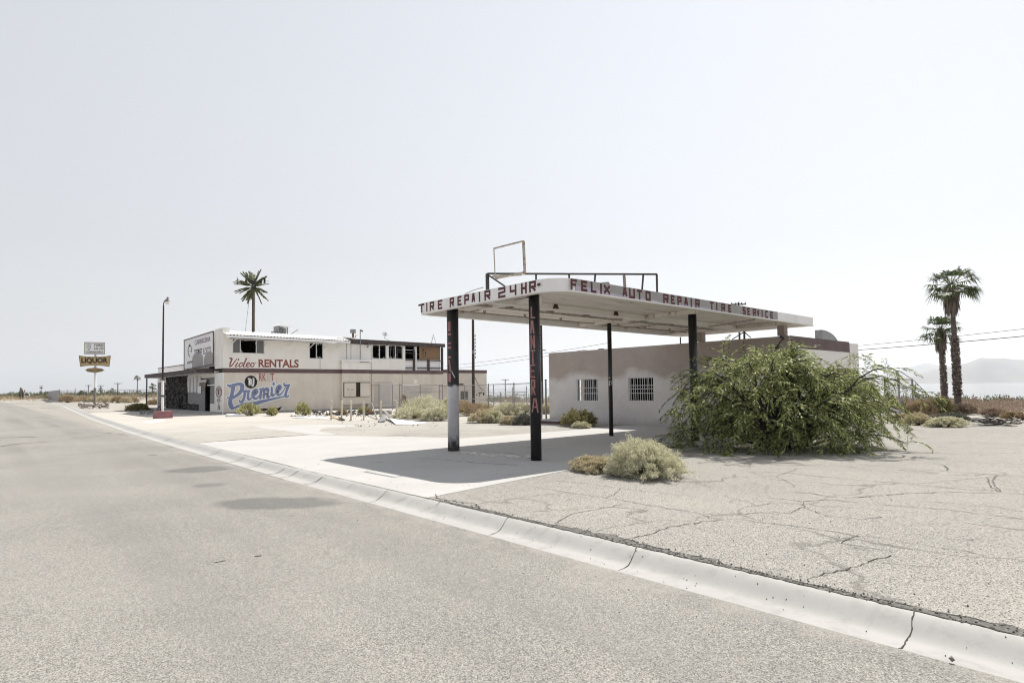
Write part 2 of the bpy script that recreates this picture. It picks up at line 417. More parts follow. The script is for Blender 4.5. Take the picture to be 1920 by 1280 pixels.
M['white'] = paint('white_paint', g(.78, (1, .985, .97)), .65, .1, 1.6)
M['fascia'] = paint('fascia_white', g(.84, (1, .985, .98)), .7, .06, 1.3, fleck=g(.72), streak=.3)
M['cream'] = paint('cream_stucco', g(.82, (1, .975, .93)), .85, .07, .9, bump=.3, streak=.15)
M['tan'] = paint('tan_stucco', g(.68, (1, .915, .81)), .88, .12, .8, bump=.3, streak=.2)
M['maroon'] = paint('maroon_paint', g(.12, (1.25, .86, .88)), .7, .3, 1.5, fleck=g(.13, (1.1, .95, .95)))
M['brownboard'] = paint('charred_brown_board', g(.085, (1.15, .93, .95)), .8, .4, 4, fleck=g(.2))
M['lred'] = paint('letter_maroon', g(.082, (1.5, .62, .68)), .7, .25, 6)
M['pinkred'] = paint('faded_red_letter', g(.25, (1.5, .72, .72)), .7, .3, 6)
M['red'] = paint('sign_red', g(.16, (1.75, .62, .55)), .7, .2, 5)
M['fadedred'] = paint('market_red', g(.22, (1.75, .6, .62)), .7, .25, 5)
M['pink'] = paint('pink_paint', g(.52, (1.12, .88, .93)), .7, .15, 4)
M['blue'] = paint('mural_blue', g(.27, (.83, .96, 1.5)), .7, .13, 3)
M['paleoutline'] = paint('mural_pale', g(.80, (.96, .99, 1.03)), .7, .1, 3)
M['ink'] = paint('black_ink', g(.022, (1.15, 1, 1)), .6, .3, 4)
M['softink'] = paint('faded_ink', g(.10), .7, .4, 6)
M['lilac'] = paint('faded_purple', g(.28, (1.1, .85, 1.1)), .7, .2, 5)
M['gold'] = paint('gold_sign_paint', g(.36, (1.28, .96, .5)), .55, .15, 2)
M['yellowpost'] = paint('pale_yellow_paint', g(.56, (1.06, .97, .78)), .7, .14, 5, fleck=g(.35, (1, .85, .6)))
M['redbase'] = paint('faded_red_concrete', g(.20, (1.55, .78, .82)), .85, .25, 4, fleck=g(.38, (1.1, .9, .9)))
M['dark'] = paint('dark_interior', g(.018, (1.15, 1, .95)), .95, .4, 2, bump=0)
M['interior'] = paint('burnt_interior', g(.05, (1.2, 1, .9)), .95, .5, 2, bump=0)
M['grille'] = paint('white_bar_paint', g(.62), .5, .1, 9)
M['wood'] = paint('weathered_timber', g(.22, (1.05, .95, .85)), .85, .35, 7, fleck=g(.09))
M['polewood'] = paint('dark_pole_timber', g(.065, (1.1, .95, .9)), .9, .35, 5)
M['osb'] = paint('chipboard', g(.20, (1.45, .95, .58)), .85, .4, 16, fleck=g(.09, (1.2, .9, .7)))
M['greyboard'] = paint('grey_weathered_panel', g(.26, (1, 1, 1.03)), .8, .35, 5, fleck=g(.5))
M['whiteflake'] = paint('flaking_white_board', g(.66), .8, .1, 5, fleck=g(.14, (1.2, .95, .8)))
M['whiteboard'] = paint('white_panel', g(.80, (1, 1, 1.02)), .7, .07, 2)
M['roofwhite'] = paint('white_roof_sheet', g(.70, (1, .99, .96)), .6, .07, 2)
M['wire'] = paint('cable_black', g(.03), .6, .1, 2, bump=0)
M['greypaint'] = paint('grey_cover_paint', g(.36, (1, .965, .945)), .8, .12, 1.5)
M['patch'] = paint('tan_cover_paint', g(.55, (1, .925, .86)), .88, .12, 1.2)
M['lavender'] = paint('lavender_wash', g(.48, (1.02, .94, 1.12)), .8, .12, 2)
M['rock'] = paint('brown_rock', g(.20, (1.1, .95, .85)), .95, .45, 5)
M['lava'] = paint('dark_lava_stone', g(.085, (1.05, .97, .97)), .9, .9, 2.2, fleck=g(.55, (1.1, 1, .95)), bump=1)
M['stem'] = paint('dry_stem', g(.19, (1.12, .96, .75)), .95, .3, 8, bump=0)
M['bark'] = paint('dark_bark', g(.05, (1.1, 1, .9)), .95, .4, 8)
M['palmtrunk'] = paint('palm_trunk_fibre', g(.10, (1.12, .95, .86)), .95, .35, 7, bump=.6)
M['boot'] = leaf('palm_boot', g(.03, (1.15, .96, .9)), g(.34, (1.12, .96, .84)), trans=0)
M['skirt'] = leaf('dead_frond', g(.06, (1.18, .95, .82)), g(.24, (1.15, .95, .82)), trans=.1)
M['frond'] = leaf('palm_frond', (.035, .060, .016, 1), (.10, .135, .045, 1), trans=.22)
M['fakefrond'] = leaf('plastic_frond', (.10, .115, .055, 1), (.25, .26, .14, 1), trans=.1)
M['mesquite'] = leaf('mesquite_leaf', (.030, .042, .012, 1), (.18, .235, .06, 1), trans=.34, rough=.45, sunlit=(.50, .54, .22, 1))
M['sage'] = leaf('pale_sage_leaf', (.42, .41, .275, 1), (.74, .715, .54, 1), trans=.2)
M['straw'] = leaf('straw_leaf', (.40, .34, .22, 1), (.66, .60, .43, 1), trans=.2)
M['tanbrush'] = leaf('tan_brush_leaf', (.27, .20, .12, 1), (.48, .38, .25, 1), trans=.15)
M['olive'] = leaf('olive_leaf', (.13, .12, .045, 1), (.34, .31, .15, 1), trans=.2)
M['lime'] = leaf('yellow_green_leaf', (.22, .22, .09, 1), (.52, .50, .25, 1), trans=.25)
M['darkgreen'] = leaf('dark_scrub_leaf', (.07, .08, .045, 1), (.18, .19, .11, 1), trans=.15)
M['greybrush'] = leaf('grey_brush_leaf', (.09, .095, .08, 1), (.24, .245, .2, 1), trans=.1)
M['drybrush'] = leaf('dry_field_brush', (.22, .165, .125, 1), (.43, .34, .26, 1), trans=.1)
def palegreen_column():
    k = NT('sprayed_column_paint', .45, .4); _, _, z = k.sep()
    e = k.math('ADD', z, k.math('MULTIPLY', k.math('SUBTRACT', k.noise(3.2, 5), .5), .5))
    a = k.mix(k.ramp(e, .0, 1.0), g(.30), g(.30))
    nn = k.noise(5, 5)
    grey = k.mix(k.ramp(nn, .3, .7), g(.48, (1, .99, 1.03)), g(.58, (1, .99, 1.03)))
    lo = k.ramp(k.math('ADD', e, k.math('MULTIPLY', k.math('SUBTRACT', k.noise(7, 3), .5), .5)), .12, .42, (1,1,1,1), (0,0,0,1)); hi = k.ramp(k.math('MULTIPLY', e, .25), .4225, .4425)
    a = k.mix(k.math('MAXIMUM', k.math('MULTIPLY', lo, .9), hi), grey, k.mix(nn, g(.012), g(.035)))
    return k.out(a)
M['twotone'] = palegreen_column()
def garage_wall():
    k = NT('patched_stucco', .9, .2); x, y, z = k.sep()
    # overpainted lower wall: the pale coat climbs in soft sprayed humps between the windows
    hump = k.math('SINE', k.math('ADD', k.math('MULTIPLY', y, 1.95), 2.1)); hump = k.math('MULTIPLY', hump, .17)
    e = k.math('ADD', k.math('SUBTRACT', z, hump), k.math('MULTIPLY', k.math('SUBTRACT', k.noise(1.4, 5), .5), .7))
    fac = k.ramp(k.math('MULTIPLY', e, .25), .50, .58)
    low = k.mix(k.ramp(k.noise(1.1, 5), .3, .7), g(.57, (1, .955, .935)), g(.65, (1, .955, .935)))
    up = k.mix(k.ramp(k.noise(.8, 5), .3, .7), g(.345, (1, .855, .775)), g(.42, (1, .865, .785)))
    a = k.mix(fac, low, up)
    a = k.mix(k.math('MULTIPLY', k.ramp(k.noise(16, 4), .4, .7), .2), a, g(.2, (1, .93, .9)))
    ln = k.math('MULTIPLY', k.ramp(k.math('ADD', z, k.math('MULTIPLY', k.noise(4, 4), .5)), .3, .6, (1,1,1,1), (0,0,0,1)), .35)
    a = k.mix(ln, a, g(.26, (1, .93, .88)))
    k.bump(k.noise(45, 4), .5, .006)
    return k.out(a)
M['garage'] = garage_wall()
def soffit():
    k = NT('peeling_soffit', .9, .15)
    st = k.noise(1.0, 6, .7, k.scaled((.5, 5, 1)))
    a = k.mix(k.ramp(st, .35, .7), g(.66, (1, .93, .84)), g(.82, (1, .94, .87)))
    p = k.noise(2.2, 7, .75, k.scaled((.35, 2.2, 1)))
    a = k.mix(k.ramp(p, .57, .62), a, g(.36, (1.12, .94, .83)))
    b = k.ramp(k.noise(.7, 5), .45, .7)
    a = k.mix(k.math('MULTIPLY', b, .4), a, g(.55, (1.06, .94, .85)))
    return k.out(a)
M['soffit'] = soffit()
def chainlink():
    k = NT('chain_link_mesh', .5, .4); k.out(g(.20)); k.b.inputs['Metallic'].default_value = .3
    x, y, z = k.sep(); h = k.math('ADD', x, y)
    def lines(v):
        f = k.math('FRACT', k.math('MULTIPLY', v, 12.0)); return k.math('LESS_THAN', f, .065)
    m = k.math('MAXIMUM', lines(k.math('ADD', h, z)), lines(k.math('SUBTRACT', h, z)))
    tr = k.n('ShaderNodeBsdfTransparent'); mx = k.n('ShaderNodeMixShader')
    k.l(m, mx.inputs[0]); k.l(tr.outputs[0], mx.inputs[1]); k.l(k.b.outputs[0], mx.inputs[2])
    k.l(mx.outputs[0], k.t.nodes['Material Output'].inputs['Surface']); return k.mat
M['mesh'] = chainlink()
def glass(name, v=.10, rough=.15):
    k = NT(name, rough, .5); k.out(g(v, (.97, 1, 1.02))); return k.mat
M['pane'] = glass('dusty_pane', .13, .25)
M['shard'] = glass('broken_pane', .30, .2)
def water():
    k = NT('lake_water', .12, .5); k.out(g(.10, (.9, 1, 1.05)))
    k.bump(k.noise(.6, 5, .6, k.scaled((1, .4, 1))), .35, .3); return k.mat
M['sea'] = water()
def mountain():
    k = NT('mountain_rock', .95, .1)
    a = k.mix(k.ramp(k.noise(.0012, 8, .65), .35, .7), g(.13, (1, .93, .9)), g(.24, (1, .94, .9)))
    return k.out(a)
M['mountain'] = mountain()
# ---------------------------------------------------------------- the setting
rng = random.Random(7); nrg = np.random.default_rng(11)
def interp(x, xs, ys): return float(np.interp(x, xs, ys))
KY = [-14, 12, 16, 22, 32, 50, 103, 170]; KX = [4.55, 4.55, 4.62, 4.72, 4.95, 5.7, 8.75, 11.6]
def kx(y): return interp(y, KY, KX)
def kw(y): return interp(y, [0, 12, 40, 170], [.52, .55, .62, .7])
KPROF = [(0, -.14), (0, -.096)]+[(.52*k/22, -.096+.10*(3*(max(0, k/22-.38)/.62)**2-2*(max(0, k/22-.38)/.62)**3)) for k in range(1, 23)]+[(.56, .004), (.56, -.1)]
def kz(x, y): return interp((x-kx(y))*.52/kw(y), [p[0]+i*1e-6 for i, p in enumerate(KPROF)], [p[1] for p in KPROF])

def terr(x, y):
    if y < 182 and x < kx(max(-14, min(y, 170)))+.45: z = -.17
    else: z = -.035
    if x > 42: z -= .034*(min(x, 300)-42)
    if x > 300: z -= min(2.0, (x-300)*.01)
    return z
xs = [-9000, -2500, -700, -200, -80, -40, -20, -10, 0, 3, 4.2]+[4.55+i*.5 for i in range(0, 17)]+[14, 18, 24, 32, 42, 52, 64, 80, 100, 130, 170, 220, 270, 300, 400, 600]
ys = [-6000, -1500, -400, -120, -50, -20, -10, 0, 5, 10, 16, 22, 32, 50, 75, 103, 140, 170, 181.9, 182.1, 200, 250, 340, 500, 800, 1500, 4000, 9000, 15000]
gb = MB(); gb.v = [(x, y, terr(x, y)) for y in ys for x in xs]; nx = len(xs)
gb.f = [(j*nx+i, j*nx+i+1, (j+1)*nx+i+1, (j+1)*nx+i) for j in range(len(ys)-1) for i in range(nx-1)]; gb.m = [0]*len(gb.f)
tag(gb.build('ground', M['sand']), kind='structure')

yk = [-14+i*.5 for i in range(0, 80)]+[26+i*2 for i in range(0, 72)]+[170]
def strip(rows, mb):                                     # rows of points joined into a sheet
    n = len(rows[0])
    mb.add([p for r in rows for p in r], [(j*n+i, j*n+i+1, (j+1)*n+i+1, (j+1)*n+i) for j in range(len(rows)-1) for i in range(n-1)])
    return mb
tag(strip([[(-14, y, -.1), (-4, y, -.1), (kx(y)-.8, y, -.1), (kx(y)+.010*math.sin(y*3.1)*math.sin(y*7.7+1)+.004*math.sin(y*19)+.006, y, -.093 if y < 12 else -.096)] for y in sorted(set(yk+[i*.07 for i in range(0, 120)]))], MB()).build('road', M['road']), kind='structure')
kb = strip([[(kx(y)+p[0]*kw(y)/.52, y, p[1]) for p in KPROF] for y in yk], MB())
tag(kb.build('kerb', M['kerb'], smooth=True), kind='structure')
ly = [y for y in yk if y <= 62]
lot = strip([[(kx(y)+kw(y)*1.06, y, 0), (9, y, 0), (15, y, 0), (23, y, 0), (31+math.sin(y*.6)*.6, y, 0)] for y in ly], MB())
tag(lot.build('parking_lot', M['lot']), kind='structure')
# concrete forecourt round the canopy and the paler slab beyond it
ap = MB().poly([(5.115, 7.75, .004), (6.4, 7.95, .004), (9.1, 8.33, .004), (13, 8.55, .004), (21.2, 8.7, .004), (21.2, 15.8, .004), (14.5, 15.95, .004),
                (12.1, 16.1, .004), (11.4, 17.9, .004), (10.2, 19.9, .004), (9.35, 21.8, .004), (7.4, 21.55, .004), (5.34, 21.45, .004), (5.16, 14, .004)])
tag(ap.build('concrete_forecourt', M['apron']), kind='structure')
p2 = MB().poly([tuple(onG(x, y, .004)) for x, y in ((470, 798.5), (498, 804), (545, 809), (588, 814), (640, 815.5), (598, 808), (604, 803), (660, 800), (672, 797), (630, 795.6), (560, 796.5))])
tag(p2.build('pale_concrete_slab', M['apron']), kind='structure')
wp = MB().poly([tuple(onG(x, y, .004)) for x, y in ((267, 791.6), (281, 788.4), (296, 786.8), (308, 786.3), (310, 788), (300, 790.8), (285, 792.4))])
tag(wp.build('white_paint_patch', M['white']), kind='structure')

def rough_line(pts, step=.10, amp=.02, r=rng):
    out = []
    for a, b in zip(pts[:-1], pts[1:]):
        a, b = Vector(a), Vector(b); n = max(1, int((b-a).length/step))
        for i in range(n):
            p = a.lerp(b, i/n); out.append((p.x+r.uniform(-amp, amp), p.y+r.uniform(-amp, amp)))
    out.append((pts[-1][0], pts[-1][1])); return out
def crack(mb, pts, w=.008, amp=.022, zf=lambda x, y: .006, step=.06):
    q = rough_line(pts, step, amp)
    W = [max(.0028, w*rng.uniform(.3, 1.1)) for _ in q]
    stroke(mb, q, W, lambda x, y: (x, y, zf(x, y)))
Z8 = lambda l: [tuple(onG(1300+x/3.097, 830+y/3.097)) for x, y in l]
Z4 = lambda l: [tuple(onG(600+x/2.743, 780+y/2.743)) for x, y in l]
cm = MB()
for w, l in ((.007, [(0,470),(60,455),(150,450),(250,445),(420,465),(560,480),(700,500),(830,520),(960,540),(1100,555),(1250,580),(1420,605),(1600,630),(1700,660)]),
    (.007, [(660,800),(720,770),(800,750),(900,735),(980,705),(1080,675),(1150,655)]), (.006, [(80,415),(280,415),(400,405),(560,408),(640,375),(640,345)]),
    (.006, [(640,375),(780,425),(900,435),(1000,445),(1060,435),(1100,430)]), (.008, [(450,320),(640,340),(760,330),(1000,350),(1200,368),(1350,380),(1500,390),(1650,410),(1920,445)]),
    (.010, [(560,285),(700,295),(800,315),(920,320),(1050,308),(1200,297),(1400,288),(1600,290),(1750,290),(1920,300)]),
    (.010, [(330,170),(560,175),(720,195),(900,210),(1100,228),(1300,243),(1480,262),(1620,272),(1750,275),(1790,285)]),
    (.010, [(1000,130),(1200,145),(1350,158),(1500,168),(1650,180),(1800,195),(1920,200)]), (.008, [(1710,200),(1715,235),(1740,265),(1780,285)]), (.008, [(1760,195),(1735,225),(1755,260),(1785,282)]),
    (.006, [(330,170),(400,192),(480,195),(560,235),(590,255)]), (.006, [(480,195),(580,160),(600,150)]), (.007, [(860,585),(900,560),(960,540)]), (.006, [(860,585),(1000,605),(1150,630)]),
    (.010, [(1270,80),(1400,100),(1600,112),(1920,125)]), (.007, [(1300,335),(1460,350),(1600,360),(1750,372),(1920,400)]), (.007, [(1460,560),(1600,565),(1680,562)]), (.012, [(1440,128),(1470,140),(1480,160)]),
    (.005, [(0,400),(120,440),(170,445)]), (.012, [(1000,40),(1150,46),(1400,60),(1600,70),(1900,76)]), (.005, [(1000,690),(1250,710),(1450,725)]), (.012, [(1320,20),(1500,28),(1760,30),(1910,40)])):
    crack(cm, Z8(l), w)
for w, l in ((.007, [(1090,360),(1250,390),(1400,410),(1540,432),(1700,460),(1900,492)]), (.006, [(700,465),(810,455),(950,430),(1100,412),(1250,395)]), (.006, [(1210,550),(1310,500),(1450,475),(1550,455)]),
    (.006, [(1150,335),(1250,335),(1400,350),(1550,372),(1750,395),(1900,410)]), (.009, [(1550,640),(1640,620),(1720,600),(1800,570),(1900,555)]), (.006, [(1540,375),(1520,400),(1470,415)]),
    (.012, [(590,400),(610,425),(700,440),(800,452),(820,475)])):
    crack(cm, Z4(l), w)
crack(cm, [tuple(onG(*p)) for p in ((372,830.5),(440,824.5),(500,819.8),(545,817),(575,815.5))], .05, .03)
for l in ([(900,845),(960,850),(1004,862)], [(985,838),(1040,843),(1120,846)], [(690,868),(720,866)], [(780,858),(830,862),(900,868),(970,872)], [(1060,822),(1110,824)]):
    crack(cm, [tuple(onG(*p)) for p in l], .012, .03, zf=lambda x, y: .008)
tag(cm.build('lot_cracks', M['crack']), kind='structure')
kc = MB()
kzf = lambda x, y: kz(x, y)+.004
for l in ([(970,540),(945,557),(900,580),(860,594),(800,602)], [(1635,695),(1590,740),(1540,765),(1450,778)], [(350,395),(300,412),(250,430)], [(620,455),(600,466)]):
    crack(kc, [tuple(onG(600+x/2.743, 780+y/2.743, -.045)) for x, y in l], .006, .008, kzf, .05)
crack(kc, [tuple(onG(1220+x/2.667, 800+y/2.667, -.045)) for x, y in [(1330,945),(1312,985),(1290,1015),(1262,1050),(1228,1092)]], .0055, .008, kzf, .03)
for yy in (11.2, 12.4, 13.1, 14.6, 16.0, 18.2, 24.5, 29, 34, 41):
    crack(kc, [(kx(yy)+.02, yy-.2, 0), (kx(yy)+kw(yy)*.55, yy-.1, 0), (kx(yy)+kw(yy), yy, 0)], .007+yy*.0006, .012, kzf, .1)
crack(kc, [(kx(y)+kw(y)*1.0, y, 0) for y in np.arange(6.2, 30, .8)], .006, .008, kzf, .2)
sp = MB()
for i in range(150):                                     # pale powder spilt in the shade between the front columns
    t = rng.random(); p = onG(868+132*t+rng.uniform(-4, 4), 849+9*t+rng.gauss(0, 1.3)); s_ = rng.uniform(.01, .045)
    sp.poly([(p.x+s_*1.6*math.cos(a), p.y+s_*math.sin(a), .009+i*.00002) for a in (0, 1.1, 2.3, 3.3, 4.4, 5.4)])
tag(sp.build('spilt_powder', M['white']), kind='structure')
tag(kc.build('kerb_cracks', M['crack']), kind='structure')
rc = MB(); rzf = lambda x, y: -.096
for w, l in ((.25, [(45,764.6),(75,764.3),(110,765)]), (.09, [(0,821),(30,819.5),(68,819)]), (.05, [(120,813),(180,810),(235,814)]), (.4, [(20,757.4),(60,757.2),(84,757)]), (.03, [(278,853),(294,852.5)]),
             (.010, [(535,967),(553,966)]), (.010, [(402,1054.5),(424,1050.5)]), (.014, [(478,1043),(491,1041)]), (.05, [(130,822),(200,816),(240,816)]), (.05, [(0,837),(40,831),(90,828)])):
    crack(rc, [tuple(onG(x, y, -.1)) for x, y in l], w, w*.4, rzf, .4 if w > .03 else .05)
crack(rc, [(kx(y)-.008, y, 0) for y in np.arange(.2, 40, .5)], .008, .008, rzf, .08)
crack(rc, [(kx(y)-.03, y, 0) for y in np.arange(1.2, 2.9, .2)], .012, .012, rzf, .05)
tag(rc.build('road_cracks', M['crack']), kind='structure')
# ravelled edge of the lot along the kerb, with loose chippings
ed = MB(); rows = []
for i in range(0, 260):
    y = -1.5+i*.036; e = kx(y)+kw(y)*1.05
    w = .05+.09*max(0, math.sin(y*1.7+.6))*abs(math.sin(y*.9))+.05*rng.random()+(.10 if 3.0 < y < 4.4 else 0)*rng.random()
    if y > 6.6: w *= max(.1, (7.75-y)/1.15)
    rows.append([(e-.01+.012*rng.random(), y, .005), (e+w, y+rng.uniform(-.02, .02), .005)])
strip(rows, ed); crack(ed_c := MB(), [(r[1][0], r[1][1], 0) for r in rows[::3]], .011, .02, lambda x, y: .007, .05); crack(ed_c, [(kx(y)+kw(y)*1.045, y, 0) for y in np.arange(-1.2, 7.4, .3)], .012, .012, lambda x, y: .008, .05); tag(ed_c.build('ravelled_edge_cracks', M['crack']), kind='structure'); tag(ed.build('ravelled_edge', M['crumble']), kind='structure')
V = []; F = []
def pebble(c, s):
    n = len(V); a = [nrg.normal(size=3) for _ in range(3)]
    q = [np.array((dx, dy, dz))*s*nrg.uniform(.6, 1.2) for dx, dy, dz in ((1,0,0),(-1,0,0),(0,1,0),(0,-1,0),(0,0,.8),(0,0,-.6))]
    t = nrg.uniform(0, 6.28); ct, st = math.cos(t), math.sin(t)
    for p in q: V.append((c[0]+p[0]*ct-p[1]*st, c[1]+p[0]*st+p[1]*ct, c[2]+p[2]))
    for f in ((0,2,4),(2,1,4),(1,3,4),(3,0,4),(2,0,5),(1,2,5),(3,1,5),(0,3,5)): F.append(tuple(i+n for i in f))
for i in range(650):
    y = rng.uniform(-1, 7.4); w = abs(rng.gauss(0, .09)); pebble((kx(y)+kw(y)*1.05+w-.02, y, .008), rng.uniform(.004, .013))
for i in range(90):
    y = rng.uniform(.5, 12); x = kx(y)+rng.uniform(.05, .5); pebble((x, y, kz(x, y)+.004), rng.uniform(.003, .008))
for i in range(500):
    y = rng.uniform(.5, 14); x = rng.uniform(5.3, 14); pebble((x, y, .006), rng.uniform(.004, .011))
for i in range(300):
    y = rng.uniform(1.5, 18); x = kx(y)-abs(rng.gauss(0, .5)); pebble((x, y, -.095), rng.uniform(.003, .008))
tag(np_mesh('loose_chippings', V, F, M['crumble']), 'loose dark chippings scattered along the kerb and over the lot', kind='stuff')

# lake and mountains
tag(MB().poly([(262, -9000, -7.7), (26000, -9000, -7.7), (26000, 26000, -7.7), (900, 26000, -7.7), (262, 2500, -7.7)]).build('lake', M['sea']), kind='structure')
def ridge(name, prof, D, seed):
    """A range across the lake: crest heights read from the photograph, 3 km deep, with eroded flanks."""
    r = np.random.default_rng(seed); px = np.arange(prof[0][0], prof[-1][0], 6.0)
    top = np.interp(px, [p[0] for p in prof], [p[1] for p in prof]); rows = []
    ph = r.uniform(0, 6.28, 8); fr = r.uniform(.01, .09, 8)
    for j in range(13):
        t = j/12; prof_h = math.sin(min(1, t/.66)*math.pi/2)**1.3 if t < .66 else max(0., 1-(t-.66)/.34)
        row = []
        for i, x in enumerate(px):
            c = far(x, 0, D*(1-.10+.15*t)); h = max(0., (far(x, top[i], D).z+8))
            er = 1+.22*sum(math.sin(fr[k]*x*(1+.02*j)+ph[k]+t*3*(k % 3)) for k in range(8))/8*(1 if .1 < t < .6 else 0.15)
            row.append((c.x, c.y, -8.5+h*prof_h*er))
        rows.append(row)
    o = strip(rows, MB()).build(name, M['mountain'], smooth=True); tag(o, kind='structure')
ridge('mountains', [(1600,716),(1650,712),(1683,705),(1729,691.5),(1760,686),(1784,680.5),(1809,671),(1822,672.5),(1839,673.5),(1872,675.5),(1920,680.5),(1990,676),(2080,690),(2200,700),(2350,712)], 11500, 3)
ridge('far_mountains', [(1500,714),(1580,708),(1620,703),(1647,697),(1675,689),(1708,684.5),(1738,689),(1790,690),(1850,682),(1888,673.5),(1920,667.5),(1980,665),(2060,672),(2200,690),(2400,708)], 17500, 5)
# ---------------------------------------------------------------- service canopy
CX0, CX1, CY0, CY1, CZ0, CZ1 = 9.25, 22.55, 8.93, 14.42, 3.75, 4.05
canopy = thing('service_canopy', (9.25, 8.93, 0), 'long flat white service station canopy on round columns with maroon block lettering', 'canopy')
def outline(ins=0.0, rn=.70, rl=.35, re=.06, seg=9):
    x0, x1, y0, y1 = CX0+ins, CX1-ins, CY0+ins, CY1-ins; out = []
    for cx, cy, r, a0 in ((x0, y0, max(.02, rn-ins), 180), (x1, y0, max(.01, re-ins), 270), (x1, y1, max(.01, re-ins), 0), (x0, y1, max(.02, rl-ins), 90)):
        sx = 1 if cx == x0 else -1; sy = 1 if cy == y0 else -1
        for k in range(seg+1):
            a = R(a0+90*k/seg); out.append((cx+sx*r+r*math.cos(a), cy+sy*r+r*math.sin(a)))
    return out
oa, ob, oc = outline(0), outline(.07), outline(.13)
fb = MB(); n = len(oa)
for i in range(n):
    j = (i+1) % n
    P = lambda l, k, z: (l[k][0], l[k][1], z)
    fb.poly([P(oa, i, CZ0+.03), P(oa, j, CZ0+.03), P(oa, j, CZ1), P(oa, i, CZ1)])
    fb.poly([P(oa, i, CZ1), P(oa, j, CZ1), P(oc, j, CZ1), P(oc, i, CZ1)])
    fb.poly([P(oc, j, CZ0+.03), P(oc, i, CZ0+.03), P(oc, i, CZ1), P(oc, j, CZ1)])
fb.build('fascia', M['fascia'], canopy)
lb = MB(); olip = outline(-.025)
for i in range(n):
    j = (i+1) % n
    lb.poly([P(olip, j, CZ0), P(olip, i, CZ0), P(oc, i, CZ0), P(oc, j, CZ0)])
    lb.poly([P(olip, i, CZ0), P(olip, j, CZ0), P(olip, j, CZ0+.03), P(olip, i, CZ0+.03)])
    lb.poly([P(olip, i, CZ0+.03), P(olip, j, CZ0+.03), P(oc, j, CZ0+.03), P(oc, i, CZ0+.03)])
    lb.poly([P(oc, i, CZ0), P(oc, j, CZ0), P(oc, j, CZ0+.03), P(oc, i, CZ0+.03)][::-1])
lb.build('drip_edge', M['cream'], canopy)
MB().prism([(x, y, CZ1-.13) for x, y in oc], (0, 0, .09)).build('soffit', M['soffit'], canopy)
bm_ = MB()
bm_.box(9.5, 21.9, 11.42, 11.62, 3.77, CZ1-.131)
bm_.build('beam', M['cream'], canopy)
b2 = MB()
for x in (15.95, 21.75): b2.box(x-.09, x+.09, 9.1, 11.418, 3.80, CZ1-.132); b2.box(x-.09, x+.09, 11.622, 14.25, 3.80, CZ1-.132)
b2.build_each('cross_beam', M['soffit'], canopy)
for px, py in ((1041, 578), (1154, 588)):
    p = onY(px, py, 11.42); q = MB()
    q.prism([(p.x-.10, 11.417, 3.80), (p.x-.03, 11.417, 3.80), (p.x, 11.417, 3.87), (p.x+.03, 11.417, 3.80), (p.x+.10, 11.417, 3.80), (p.x, 11.417, 3.97)], (0, -.05, 0))
    q.build('hanger_bracket', M['rust'], canopy)
pipes = MB()
for y, z, r in ((12.35, 3.84, .022), (12.55, 3.86, .018), (13.55, 3.83, .022)): pipes.tube([(9.45, y, z), (15.7, y, z), (21.6, y, z)], r, 6)
for x, z in ((10.35, 3.82), (16.9, 3.84), (18.2, 3.85)): pipes.tube([(x, 11.7, z), (x, 14.1, z)], .02, 6)
pipes.tube([(18.9, 9.3, 3.78), (20.9, 14.2, 3.78)], .03, 6)
for x in (11, 12.6, 14.2, 17.2, 18.8, 20.4): pipes.box(x-.03, x+.03, 12.3, 12.6, 3.86, 3.93); pipes.box(x-.03, x+.03, 13.52, 13.58, 3.85, 3.93)
pipes.build_each('conduit', M['rustmetal'], canopy)
for x0, y0, y1, mt in ((9.58, 9.95, 12.95, 'rust'), (10.35, 10.6, 12.9, 'cream')):
    f = MB(); f.box(x0-.06, x0+.06, y0, y1, 3.80, 3.90); f.box(x0-.09, x0+.09, y0-.02, y0+.22, 3.76, 3.915); f.build('strip_light', M[mt], canopy)
for (x, y, r, mt, top) in ((9.52, 13.09, .155, 'twotone', CZ1-.13), (9.53, 9.93, .125, 'black', CZ1-.13), (15.96, 12.97, .072, 'black', CZ1-.13), (16.15, 9.92, .125, 'black', CZ1-.13)):
    c = MB().tube([(x, y, -.02), (x, y, top)], r, 28); c.build('column', M[mt], canopy, smooth=False)
for y in (9.75, 13.05):
    MB().box(21.72, 21.98, y-.13, y+.13, 3.42, CZ1-.131).build('roof_post', M['garage'], canopy)
for o in canopy.children:
    if o.name.startswith('column'):
        for p in o.data.polygons: p.use_smooth = len(p.vertices) == 4
# lettering on the two street faces
tl = MB(); PL = lambda u, v, d=0: (CX0-.003-d, u, v)
def uX(x): return onX(760+x/4.923, 640, CX0).y
for ch, a, b in (('T',123,178),('I',193,209),('R',228,270),('E',303,345),('R',413,455),('E',485,522),('P',548,592),('A',615,650),('I',682,697),('R',735,793),('2',863,930),('4',970,1032),('H',1075,1128),('R',1150,1215)):
    # the face is seen from the street: u runs towards the viewer, so left on the face is larger y
    ya, yb = uX(a), uX(b); PP = lambda u, v, d=0, ya=ya: (CX0-.003-d, ya-u, v)
    block_letter(tl, ch, 0, ya-yb, 3.787, 4.038, .056, PP)
yd = uX(1240); tl.poly([(CX0-.004, yd+.06*math.cos(k*math.pi/8), 3.93+.035*math.sin(k*math.pi/8)) for k in range(16)])
tl.build('lettering', M['lred'], canopy)
xg0, xg1 = onY(1079, 540, CY0).x, onY(1458, 590, CY0).x
MB().poly([(xg0, CY0-.003, CZ0+.032), (xg1, CY0-.003, CZ0+.032), (xg1, CY0-.003, CZ1-.002), (xg0, CY0-.003, CZ1-.002)]).build('painted_panel', M['greypaint'], canopy)
fl = MB(); pts = []
xx = xg0
